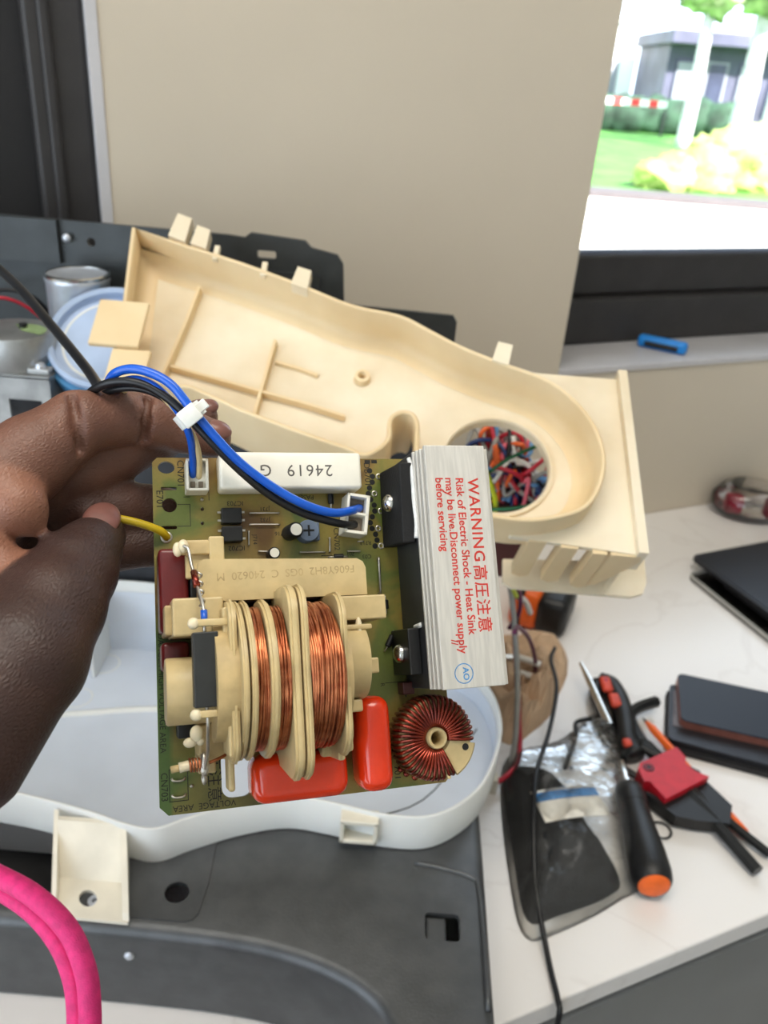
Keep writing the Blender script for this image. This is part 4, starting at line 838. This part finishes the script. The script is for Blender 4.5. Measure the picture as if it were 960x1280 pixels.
d = (Vector(BLUE[6]) - Vector(BLUE[8])).normalized(); q = d.to_track_quat('Z', 'Y').to_matrix().to_4x4(); tc = (Vector(BLUE[7]) + Vector(BLACK[7])) / 2 + Vector((0, -.0003, -.0006)) - hn.location
tie = obj('cable_tie', lathe(B(), [(.0033, -.0022), (.0046, -.0022), (.0046, .0022), (.0033, .0022), (.0033, -.0022)], 24, Matrix.Translation(tc) @ q), 'tie_white', hn, smooth=40)
vd = (CAM - Vector(BLUE[7])).normalized()
mx = Matrix.Translation(tc + vd * .0046) @ Matrix(((d.cross(vd).x, d.x, vd.x, 0), (d.cross(vd).y, d.y, vd.y, 0), (d.cross(vd).z, d.z, vd.z, 0), (0, 0, 0, 1)))
obj('tie_head', box(B(), -.0030, .0030, -.0027, .0027, -.0022, .0020, .0005, 2, mx), 'tie_white', tie, smooth=40)
obj('tie_tail', box(B(), -.0062, -.0026, -.0015, .0015, -.0012, .0002, .0003, 1, mx), 'tie_white', tie)

wire('power_cable', [(-.38, .655, .3215), (-.365, .63, .335), (-.335, .565, .425), (-.285, .495, .462), (-.2352, .4404, .4624), (-.1990, .4112, .4500), (-.1817, .3963, .4434), (-.1619, .3753, .4358), (-.1439, .3550, .4296), (-.1294, .3339, .4282), (-.1152, .3055, .4322), (-.1060, .2790, .4420), (-.1030, .262, .4440)], .0022, 'rubber_black', 'stiff black cable running from the dark casing to behind the fingers', 'cable')
pk = empty('pink_cord', Vector((-.11, .20, .2)), 'doubled bright pink cord hanging in front of the grey casing', 'cord')
for pts in ([(-.43, .352, .0805), (-.3386, .3260, .0906), (-.2398, .2926, .1630), (-.1823, .2595, .2074), (-.1583, .2441, .2209), (-.1358, .2306, .2275), (-.1176, .2183, .2258), (-.1072, .2068, .2190), (-.1031, .1982, .2093), (-.1015, .1884, .1907), (-.1060, .1762, .1147), (-.11, .172, -.12)],
            [(-.43, .340, .0805), (-.3376, .3204, .0850), (-.2391, .2886, .1555), (-.1841, .2596, .1970), (-.1600, .2447, .2114), (-.1390, .2312, .2179), (-.1234, .2193, .2169), (-.1139, .2089, .2123), (-.1096, .2010, .2038), (-.1079, .1910, .1850), (-.1130, .1785, .1082), (-.118, .174, -.12)]):
    obj('cord_strand', tube(B(), [Vector(p) - pk.location for p in pts], .0046, 14), 'pink_cord', pk, smooth=180)

# ---------------------------------------------------------------- the hand that holds the board: one continuous skin grown from a distance field
HAND = [  # second value is skin tone: pigment, with ring and little darkened as shade
  ('index', .55, [(-114.0, 206.3, 435.3, 14.5), (-104.3, 218.4, 443.2, 12.0), (-94.3, 229.9, 449.8, 9.6), (-85.5, 238.5, 449.0, 8.5), (-77.1, 245.9, 445.9, 8.5), (-68, 250.5, 441.5, 7.4), (-59.3, 254.0, 437.6, 6.4)]),
  ('lobe', 1.0, [(-112.9, 205.8, 440.7, 9.0), (-102.5, 201.0, 436.0, 8.5)]),
  ('lobe2', 1.0, [(-112.8, 195.1, 431.2, 8.0), (-102.6, 187.3, 420.9, 6.6)]),
  ('middle', .5, [(-126.5, 228.4, 421.6, 12.5), (-107.5, 227.8, 428.9, 10.8), (-97.0, 234.2, 432.4, 9.6), (-87.0, 243.4, 434.7, 8.5), (-77.0, 254.6, 436.7, 7.8), (-66.6, 268.4, 439.1, 6.2)]),
  ('ring', .38, [(-117.6, 228.7, 413.5, 11.5), (-96.2, 232.0, 419.8, 9.8), (-86.3, 236.8, 418.2, 8.8), (-77.3, 241.4, 415.1, 8.5), (-65.7, 243.2, 414.2, 7.4)]),
  ('little', .3, [(-111.6, 224.1, 404.8, 10.5), (-90.1, 229.7, 406.8, 8.6), (-74.9, 235.9, 405.8, 7.2), (-67.2, 236.8, 405.3, 6.4)]),
  ('palm', .2, [(-124, 160, 405, 25.5), (-126, 188, 408, 23.0), (-125, 212, 413, 18.0), (-120.3, 226.1, 408, 14.0)]),
  ('thumb', .06, [(-101.8, 147.8, 402.0, 23.0), (-89.3, 165.2, 411.8, 16.6), (-86.7, 181, 416.5, 13.6), (-85.8, 196.3, 418.6, 11.4), (-85.4, 205.5, 420.0, 9.3), (-84.8, 213.3, 420.8, 7.8)]),
  ('wrist', .05, [(-123.6, 105, 396, 27.0), (-123.6, 136.4, 401.8, 28.0), (-120.0, 165.1, 407.6, 25.0)]),
]
CREASES = [[(-94.5, 228.2, 458.4), (-90.5, 220.6, 453.6), (-90.8, 220.3, 445.6)], [(-76.9, 243.3, 453.7), (-76.4, 237.9, 448.9), (-77.3, 237.6, 442.0)]]
def grow_hand():
    vox = 1.0
    allp = np.array([p for _, _, l in HAND for p in l]); lo_ = (allp[:, :3] - allp[:, 3:4]).min(0) - 4; hi_ = (allp[:, :3] + allp[:, 3:4]).max(0) + 4
    shape = np.ceil((hi_ - lo_) / vox).astype(int) + 1
    F = np.full(shape, 40., np.float32); T = np.zeros(shape, np.float32)
    def smin(a, b, k):
        h = np.maximum(k - np.abs(a - b), 0) / k; return np.minimum(a, b) - h * h * k * .25
    for nm, tone, l in HAND:
        l = np.array(l); a0 = (l[:, :3] - l[:, 3:4]).min(0) - 9; a1 = (l[:, :3] + l[:, 3:4]).max(0) + 9
        i0 = np.maximum(0, ((a0 - lo_) / vox).astype(int)); i1 = np.minimum(shape, ((a1 - lo_) / vox).astype(int) + 1)
        gx, gy, gz = [lo_[k] + vox * np.arange(i0[k], i1[k]) for k in range(3)]
        X, Y, Z = np.meshgrid(gx, gy, gz, indexing='ij'); D = np.full(X.shape, 40., np.float32)
        for p, q in zip(l, l[1:]):
            ab = q[:3] - p[:3]; L2 = ab @ ab
            t = np.clip(((X - p[0]) * ab[0] + (Y - p[1]) * ab[1] + (Z - p[2]) * ab[2]) / L2, 0, 1)
            r = p[3] + (q[3] - p[3]) * t
            d = np.sqrt((X - p[0] - ab[0] * t) ** 2 + (Y - p[1] - ab[1] * t) ** 2 + (Z - p[2] - ab[2] * t) ** 2) - r
            D = smin(D, d, 2.0)
        sl = tuple(slice(i0[k], i1[k]) for k in range(3)); f = F[sl]
        wgt = np.clip((f - D) / 3.0 + .5, 0, 1); T[sl] = T[sl] * (1 - wgt) + tone * wgt
        F[sl] = smin(f, D, 9.0 if nm in ('wrist', 'thumb', 'palm') else 2.2)
    # flexion creases pressed into the palmar side of the finger joints
    for g in CREASES:
        for p, q in zip(g, g[1:]):
            p = np.array(p); q = np.array(q); a0 = np.minimum(p, q) - 6; a1 = np.maximum(p, q) + 6
            i0 = np.maximum(0, ((a0 - lo_) / vox).astype(int)); i1 = np.minimum(shape, ((a1 - lo_) / vox).astype(int) + 1)
            X, Y, Z = np.meshgrid(*[lo_[k] + vox * np.arange(i0[k], i1[k]) for k in range(3)], indexing='ij'); ab = q - p
            t = np.clip(((X - p[0]) * ab[0] + (Y - p[1]) * ab[1] + (Z - p[2]) * ab[2]) / (ab @ ab), 0, 1)
            d = np.sqrt((X - p[0] - ab[0] * t) ** 2 + (Y - p[1] - ab[1] * t) ** 2 + (Z - p[2] - ab[2] * t) ** 2) - 1.5
            sl = tuple(slice(i0[k], i1[k]) for k in range(3)); F[sl] = -smin(-F[sl], d, 2.0)
    # naive surface nets
    s = F < 0; c = s[:-1, :-1, :-1].astype(np.int8) * 0
    acc = np.zeros((*c.shape, 3), np.float32); cnt = np.zeros(c.shape, np.float32)
    offs = [(i, j, k) for i in (0, 1) for j in (0, 1) for k in (0, 1)]
    def sub(A, o): return A[o[0]:A.shape[0] - 1 + o[0], o[1]:A.shape[1] - 1 + o[1], o[2]:A.shape[2] - 1 + o[2]]
    for a in offs:
        for ax in range(3):
            if a[ax] == 0:
                b = list(a); b[ax] = 1; fa, fb = sub(F, a), sub(F, b); m = (fa < 0) != (fb < 0)
                t = np.where(m, fa / np.where(m, fa - fb, 1), 0)
                for k in range(3): acc[..., k] += np.where(m, a[k] + (t if k == ax else 0), 0)
                cnt += m
    act = cnt > 0; idx = np.full(c.shape, -1, np.int64); idx[act] = np.arange(act.sum())
    cells = np.argwhere(act); V = (cells + acc[act] / cnt[act][:, None]) * vox + lo_
    tone = T[cells[:, 0], cells[:, 1], cells[:, 2]]
    quads = []
    for ax in range(3):
        b = [slice(None)] * 3; e = [slice(None)] * 3; b[ax] = slice(0, -1); e[ax] = slice(1, None)
        m = s[tuple(b)] != s[tuple(e)]; ed = np.argwhere(m); fl = s[tuple(b)][m]
        u, v = [(1, 2), (2, 0), (0, 1)][ax]
        ok = (ed[:, u] > 0) & (ed[:, v] > 0) & (ed[:, u] < c.shape[u]) & (ed[:, v] < c.shape[v]); ed = ed[ok]; fl = fl[ok]
        q = []
        for du, dv in ((-1, -1), (0, -1), (0, 0), (-1, 0)):
            z = ed.copy(); z[:, u] += du; z[:, v] += dv; q.append(idx[z[:, 0], z[:, 1], z[:, 2]])
        q = np.stack(q, 1); q[~fl] = q[~fl][:, ::-1]; quads.append(q)
    return V, np.concatenate(quads), tone
V, Q, tone = grow_hand()
fa = B(); tube(fa, [(-123.6, 120, 397.5), (-124, 95, 395), (-128, 40, 386), (-140, -60, 362), (-158, -170, 330)], lambda f: 26.8 + 8 * f, 28, 5)
fv = np.array([v.co[:] for v in fa.verts]); fq = [[v.index + len(V) for v in f.verts] for f in fa.faces]; fa.verts.index_update(); fq = [[v.index + len(V) for v in f.verts] for f in fa.faces]; fa.free()
tone = np.concatenate([tone, np.full(len(fv), .05)]); V = np.concatenate([V, fv]); FACES = Q.tolist() + fq
hb = Vector((-.12, .19, .36))
hand = empty('person', hb, 'dark-skinned left hand gripping the edge of the circuit board', 'hand')
me = bpy.data.meshes.new('hand_skin'); me.from_pydata([tuple(v) for v in (V * .001 - np.array(hb))], [], FACES); me.update()
at_ = me.attributes.new('pigment_and_shade', 'FLOAT', 'POINT'); at_.data.foreach_set('value', tone.astype(np.float32))
for p in me.polygons: p.use_smooth = True
me.materials.append(MATS['skin']); ho = bpy.data.objects.new('hand', me); COL.objects.link(ho); ho.parent = hand
sm = ho.modifiers.new('relax', 'SMOOTH'); sm.factor = .5; sm.iterations = 3
def nail(c, d, n, L_, W2):
    d = Vector(d).normalized(); n = Vector(n); n = (n - d * n.dot(d)).normalized(); s = d.cross(n)
    mx = Matrix(((s.x, d.x, n.x, 0), (s.y, d.y, n.y, 0), (s.z, d.z, n.z, 0), (0, 0, 0, 1)))
    bm = ball(B(), Vector(c) * .001 - hb, 1, W2 * .001, L_ * .001, .0022, mx, 12); obj('fingernail', bm, 'nail', hand, smooth=180)
nail((-83.2, 212.2, 427.2), (.05, .9, .25), (.25, -.35, .9), 7.0, 5.4)
nail((-56.6, 252.4, 441.8), (.8, .3, -.35), (.2, -.35, .9), 4.6, 3.6)
nail((-64.4, 268.0, 442.8), (.8, .55, .2), (.2, -.35, .9), 4.6, 3.4)

# ---------------------------------------------------------------- things on the worktop
def pillow(bm, outl, c, h, seed, crease=.3, rings=12, z0=.0012, pw=2.6, fr=38):
    n = len(outl); c = Vector(c); R_ = []
    for k in range(1, rings + 1):
        s = k / rings; row = []
        for i, p in enumerate(outl):
            q = c + (Vector(p) - c) * s; z = h * (1 - s ** pw)
            z += crease * h * (mnoise.noise(Vector((q.x * fr, q.y * fr, seed))) + .6 * abs(mnoise.noise(Vector((q.x * fr * 2.3, q.y * fr * 2.3, seed + 4))))) * (1 - s ** 4)
            row.append(bm.verts.new((q.x, q.y, max(z, 0) + z0)))
        R_.append(row)
    top = bm.verts.new((c.x, c.y, h + z0))
    for i in range(n): bm.faces.new((top, R_[0][i], R_[0][(i + 1) % n]))
    for A, C in zip(R_, R_[1:]):
        for i in range(n): bm.faces.new((A[i], A[(i + 1) % n], C[(i + 1) % n], C[i]))
    lo2 = [bm.verts.new((v.co.x, v.co.y, z0 * .3)) for v in R_[-1]]
    for i in range(n): bm.faces.new((R_[-1][i], R_[-1][(i + 1) % n], lo2[(i + 1) % n], lo2[i]))
    bm.faces.new(lo2[::-1]); return bm
def smooth2(pts, n=5): return [tuple(v[:2]) for v in catmull([(x, y, 0) for x, y in pts], n, True)]
ALLEN = [(.212, .612, .020), (.199, .606, .0205), (.195, .600, .0205), (.192, .582, .0205), (.176, .543, .021)]
# clear bag with a black cloth pouch and a printed card inside
bagl = smooth2([(.183, .600), (.222, .640), (.239, .634), (.240, .560), (.228, .455), (.203, .428), (.155, .399), (.127, .392), (.120, .440), (.121, .53), (.134, .575)])
pouch = smooth2([(.125, .548), (.150, .562), (.174, .550), (.192, .50), (.208, .450), (.196, .432), (.155, .412), (.130, .406), (.1255, .46)])
tag(obj('cloth_pouch', pillow(B(), pouch, (.160, .482), .025, 3, .5, 16, .0012, 2.6, 60), 'black_foam', smooth=180), 'black padded pouch inside the clear plastic bag', 'pouch')
t = empty('printed_card', Matrix.Translation((.168, .492, .0365)) @ Matrix.Rotation(math.radians(14), 4, 'Z') @ Matrix.Rotation(-.05, 4, 'X'), 'white card with a blue stripe inside the clear bag', 'card')
def bent(bm, x0, x1, y0, y1, z, k=.12, n=12):
    lo_, hi_ = [], []
    for zz, L_ in ((z, lo_), (z + .0005, hi_)):
        for j in (y0, y1): L_.append([bm.verts.new((x0 + (x1 - x0) * i / n, j, zz - k * ((x0 + (x1 - x0) * i / n)) ** 2 * 18 * .25)) for i in range(n + 1)])
    for i in range(n):
        bm.faces.new((lo_[0][i], lo_[0][i + 1], lo_[1][i + 1], lo_[1][i])); bm.faces.new((hi_[0][i], hi_[0][i + 1], hi_[1][i + 1], hi_[1][i]))
        bm.faces.new((lo_[0][i], lo_[0][i + 1], hi_[0][i + 1], hi_[0][i])); bm.faces.new((lo_[1][i], lo_[1][i + 1], hi_[1][i + 1], hi_[1][i]))
    return bm
obj('card', bent(B(), -.027, .029, -.019, .014, 0, .5), 'label_white', t); obj('blue_stripe', bent(B(), -.027, .029, .002, .011, .0006, .5), 'label_blue', t)
tag(obj('plastic_bag', pillow(B(), bagl, (.180, .505), .042, 8, .36, 26, .0008, 2.4, 44), 'bag_film', smooth=60), 'crumpled clear plastic bag on the worktop', 'plastic bag')
tag(obj('allen_driver', tube(B(), ALLEN, .0022, 8, 4), 'key_black', smooth=180), 'thin black hooked rod showing at the mouth of the clear bag', 'rod')
# screwdriver
t = empty('screwdriver', Vector((.229, .49, .0)), 'black screwdriver handle with an orange end cap', 'screwdriver')
sdm = Matrix.Translation((-.001, -.058, .0165)) @ Vector((.02, 1, .0)).to_track_quat('Z', 'Y').to_matrix().to_4x4()
obj('handle', lathe(B(), [(.0125, 0), (.0150, .004), (.0160, .012), (.0155, .030), (.0135, .055), (.0125, .072), (.0132, .086), (.0120, .096), (.0085, .100), (0, .100)], 32, sdm), 'black_plastic', t, smooth=50)
obj('end_cap', lathe(B(), [(0, -.0026), (.008, -.0022), (.0122, 0), (.0125, .002), (0, .002)], 32, sdm), 'orange', t, smooth=50)
obj('shaft', lathe(B(), [(0, .1), (.0050, .1), (.0050, .106), (.0035, .107), (.0035, .128), (.002, .130), (0, .130)], 16, sdm), 'bright_metal', t, smooth=40)
for k in range(3): obj('grip_rib', lathe(B(), [(.0126, .0), (.0130, .0008), (.0126, .0016)], 28, sdm @ Matrix.Translation((0, 0, .076 + k * .004))), 'black_matte', t)
# pliers with curved black handle and orange-red inlays
t = empty('pliers', Vector((.239, .632, 0)), 'curved black pliers handle with orange-red inlays', 'pliers')
obj('handle', tube(B(), [(-.004, .048, .011), (.006, .040, .012), (.0095, .015, .0125), (.0085, -.015, .012), (.0055, -.040, .011), (.010, -.056, .010)], lambda f: .0105 - .002 * abs(f - .35), 16, 6), 'black_plastic', t, smooth=180)
obj('handle', tube(B(), [(-.006, .046, .010), (-.011, .028, .010), (-.010, .005, .010), (-.006, -.02, .010)], lambda f: .0075 - .002 * f, 14, 6), 'black_plastic', t, smooth=180)
for y0, y1, x in ((.022, .044, -.0015), (.000, .019, .0025)): obj('inlay', box(B(), x - .0055, x + .0055, y0, y1, .0165, .0226, .0028, 3), 'tool_red', t, smooth=60)
obj('inlay', box(B(), -.002, .007, -.052, -.042, .014, .0205, .0028, 3), 'tool_red', t, smooth=60)
obj('pivot_hole', lathe(B(), [(0, .0230), (.0022, .0230), (.0022, .0224)], 14, Matrix.Translation((-.0015, .037, 0))), 'clear_red', t)
t = empty('steel_blade', Vector((.219, .655, .0)), 'narrow steel blade standing up beside the pliers', 'blade')
obj('blade', tube(B(), [(-.004, .037, .024), (.000, .012, .023), (.004, -.018, .022), (.009, -.05, .020)], lambda f: .0018 + .0016 * min(1, f * 3), 8, 4, flat=.5), 'bright_metal', t, smooth=50)
# hex key set
t = empty('hex_key_holder', Vector((.2745, .548, 0)), 'red plastic hex key holder with a black lower clip', 'key holder')
def rel(l): return [(x - .2745, y - .548) for x, y in l]
obj('red_clip', plate(B(), rel([(.242, .5495), (.2458, .5566), (.2848, .5807), (.2901, .5682), (.2873, .561), (.2933, .552), (.3044, .5465), (.2582, .5163), (.2492, .5352), (.2441, .5347)])[::-1], [], .004, .0215), 'holder_red', t)
obj('emblem', lathe(B(), [(0, .0219), (.0050, .0219), (.0050, .0214)], 24, Matrix.Translation((-.0225, .0035, 0))), 'black_plastic', t); obj('emblem_ring', lathe(B(), [(.0026, .0221), (.0032, .0223), (.0038, .0221)], 24, Matrix.Translation((-.0225, .0035, 0))), 'clear_red', t)
obj('black_clip', plate(B(), rel([(.2413, .5327), (.2606, .5212), (.3030, .5490), (.318, .521), (.309, .5005), (.281, .5016), (.2649, .5043)])[::-1], [], .003, .0150), 'black_plastic', t)
obj('clip_slot', box(B(), .0150, .0250, .0030, .0110, .007, .0185, .001, 2, rot2(.02, .007, -.6)), 'black_plastic', t)
def key(pts, r, label): return tag(obj('hex_key', tube(B(), pts, r, 6, 4), 'key_black', smooth=30), label, 'hex key')
key([(.287, .6527, .0135), (.2696, .6432, .0135), (.2580, .6340, .0135), (.2540, .6250, .0135), (.2560, .6056, .013), (.2636, .5785, .013), (.292, .520, .011), (.3208, .4617, .0065)], .0056, 'largest black hex key with a long bent arm in the red holder')
key([(.2356, .5704, .012), (.2442, .5825, .014), (.2551, .591, .0145), (.2625, .5887, .0145), (.2690, .577, .014), (.304, .520, .0095), (.338, .480, .0055)], .0042, 'medium black hex key arched above the red holder')
key([(.2539, .5825, .017), (.2617, .5762, .0165), (.268, .570, .016), (.285, .545, .0145), (.305, .512, .011)], .0030, 'small black hex key beside the medium one in the red holder')
key([(.2300, .566, .008), (.238, .559, .008), (.252, .548, .007), (.266, .535, .0065), (.290, .505, .006)], .0032, 'short black hex key poking out left of the red holder')
t = empty('orange_pencil', Vector((.29, .565, .0)), 'thin orange pencil-shaped rod with a dark point under the red holder', 'pencil')
pm = Matrix.Translation((-.0249, .0608, .0150)) @ Vector((.0608, -.1272, -.0105)).to_track_quat('Z', 'Y').to_matrix().to_4x4()
obj('point', lathe(B(), [(0, 0), (.0018, .007), (0, .007)], 12, pm), 'key_black', t, smooth=40); obj('body', lathe(B(), [(.0018, .007), (.0040, .016), (.0041, .138), (.0036, .140), (0, .140)], 6, pm), 'orange', t); obj('end', lathe(B(), [(0, .1402), (.0032, .1402), (.0032, .1422), (0, .1422)], 12, pm), 'key_black', t)
tag(obj('key_ring', lathe(B(), [(.0075, .002), (.0085, .003), (.0095, .002), (.0085, .001)], 28, Matrix.Translation((.254, .500, 0))), 'key_black', smooth=180), 'small dark ring loop under the black clip', 'ring')
# phones
pm1 = Matrix.Translation((.3085, .656, 0)) @ Matrix.Rotation(math.radians(-13), 4, 'Z')
t = empty('smartphone', pm1, 'black smartphone lying face up on the open wallet case', 'phone')
obj('body', plate(B(), rrect(0, .150, -.0375, .0375, .006), [], .0115, .0190), 'copper_edge', t); obj('glass', plate(B(), rrect(.0003, .1497, -.0372, .0372, .006), [], .0190, .0205), 'screen', t)
t = empty('wallet_case', Matrix.Translation((.300, .646, 0)) @ Matrix.Rotation(math.radians(-16), 4, 'Z'), 'dark leather wallet phone case lying open under the phone', 'phone case')
obj('cover', plate(B(), rrect(-.004, .165, -.052, .038, .007), [], .0004, .0052), 'leather', t); obj('dark_backing', plate(B(), rrect(-.002, .160, -.046, .040, .006), [], .0052, .0115), 'phone_edge', t); obj('card_pocket', box(B(), .002, .012, -.026, .030, .0115, .0122), 'card_grey', t)
# tablet on its clear cover
t = empty('tablet', Matrix.Translation((.404, .944, 0)) @ Matrix.Rotation(math.radians(25), 4, 'Z'), 'dark tablet lying on a clear cover at the back of the worktop', 'tablet')
obj('body', plate(B(), rrect(0, .26, -.17, 0, .010), [], .0145, .0195), 'phone_edge', t); obj('screen', plate(B(), rrect(.004, .256, -.166, -.004, .007), [], .0195, .0202), 'screen', t)
t = empty('clear_cover', Matrix.Translation((.396, .920, 0)) @ Matrix.Rotation(math.radians(23), 4, 'Z'), 'clear plastic cover sticking out under the tablet', 'cover')
obj('tray', plate(B(), rrect(0, .265, -.180, 0, .010), [], .0004, .0030), 'clear_shell', t); bm = ribbon(B(), rrect(0, .265, -.180, 0, .010), .003, .0080, .002, 1); obj('raised_edge', bm, 'wire_grey', t); obj('pad', plate(B(), rrect(.03, .24, -.15, -.03, .008), [], .0030, .0142), 'black_plastic', t)
# clear blister with red parts
t = empty('clear_container', Vector((.545, 1.12, 0)), 'clear plastic container with red inserts at the foot of the wall', 'container')
obj('shell', lathe(B(), [(0, .001), (.046, .001), (.056, .012), (.058, .028), (.048, .042), (.030, .046), (0, .046)], 36, Matrix.Diagonal((1.0, .75, 1, 1)) @ Matrix()), 'clear_shell', t, smooth=60)
for x, y in ((-.030, -.012), (.026, -.020)): obj('red_insert', box(B(), x - .012, x + .012, y - .010, y + .010, .008, .036, .004, 2), 'clear_red', t, smooth=40)
obj('lid', lathe(B(), [(0, .0465), (.034, .0465), (.034, .050), (0, .050)], 32, Matrix.Diagonal((1.0, .75, 1, 1)) @ Matrix()), 'clear_shell', t, smooth=40)
# tape measure
t = empty('tape_measure', Matrix.Translation((.188, .800, 0)) @ Matrix.Rotation(math.radians(-22), 4, 'Z'), 'orange and black tape measure on the worktop below the duct', 'tape measure')
obj('orange_shell', box(B(), -.030, .004, -.030, .034, .001, .050, .008, 3), 'orange', t, smooth=50); obj('black_grip', box(B(), .000, .036, -.032, .034, .0005, .048, .010, 3), 'black_plastic', t, smooth=50); obj('strap', box(B(), -.020, -.014, -.0305, .0345, .001, .0508, .002), 'black_plastic', t)
# brown paper
ppr = smooth2([(.125, .748), (.165, .757), (.209, .748), (.207, .700), (.190, .662), (.178, .632), (.156, .606), (.142, .592), (.128, .592), (.124, .63), (.116, .67), (.122, .71)], 2)
tag(obj('brown_paper', pillow(B(), ppr, (.165, .69), .022, 21, 1.3, 7, .0008, 3.0, 42), 'paper_brown'), 'crumpled brown paper beside the clear plastic bag', 'paper')
wire('thin_cable', [(.188, .700, .034), (.180, .675, .037), (.180, .635, .036), (.166, .579, .032), (.146, .52, .040), (.138, .477, .038), (.136, .424, .018), (.141, .373, .004), (.1435, .345, .0035), (.144, .337, -.006), (.144, .333, -.08), (.150, .33, -.30)], .0021, 'rubber_black', 'thin black cable running over the clear bag and off the worktop edge', 'cable')
# blue gadget on the sill
t = empty('blue_clip', WM @ Matrix.Translation((-.066, .045, .234)) @ Matrix.Rotation(math.radians(-54), 4, 'Z'), 'bright blue plastic clip with a black slot on the window sill', 'clip')
obj('shell', box(B(), -.034, .034, -.0085, .0085, 0, .017, .006, 4), 'sill_blue', t, smooth=60); obj('slot', box(B(), -.024, .024, -.0100, -.003, .003, .0115, .003, 2), 'black_plastic', t)
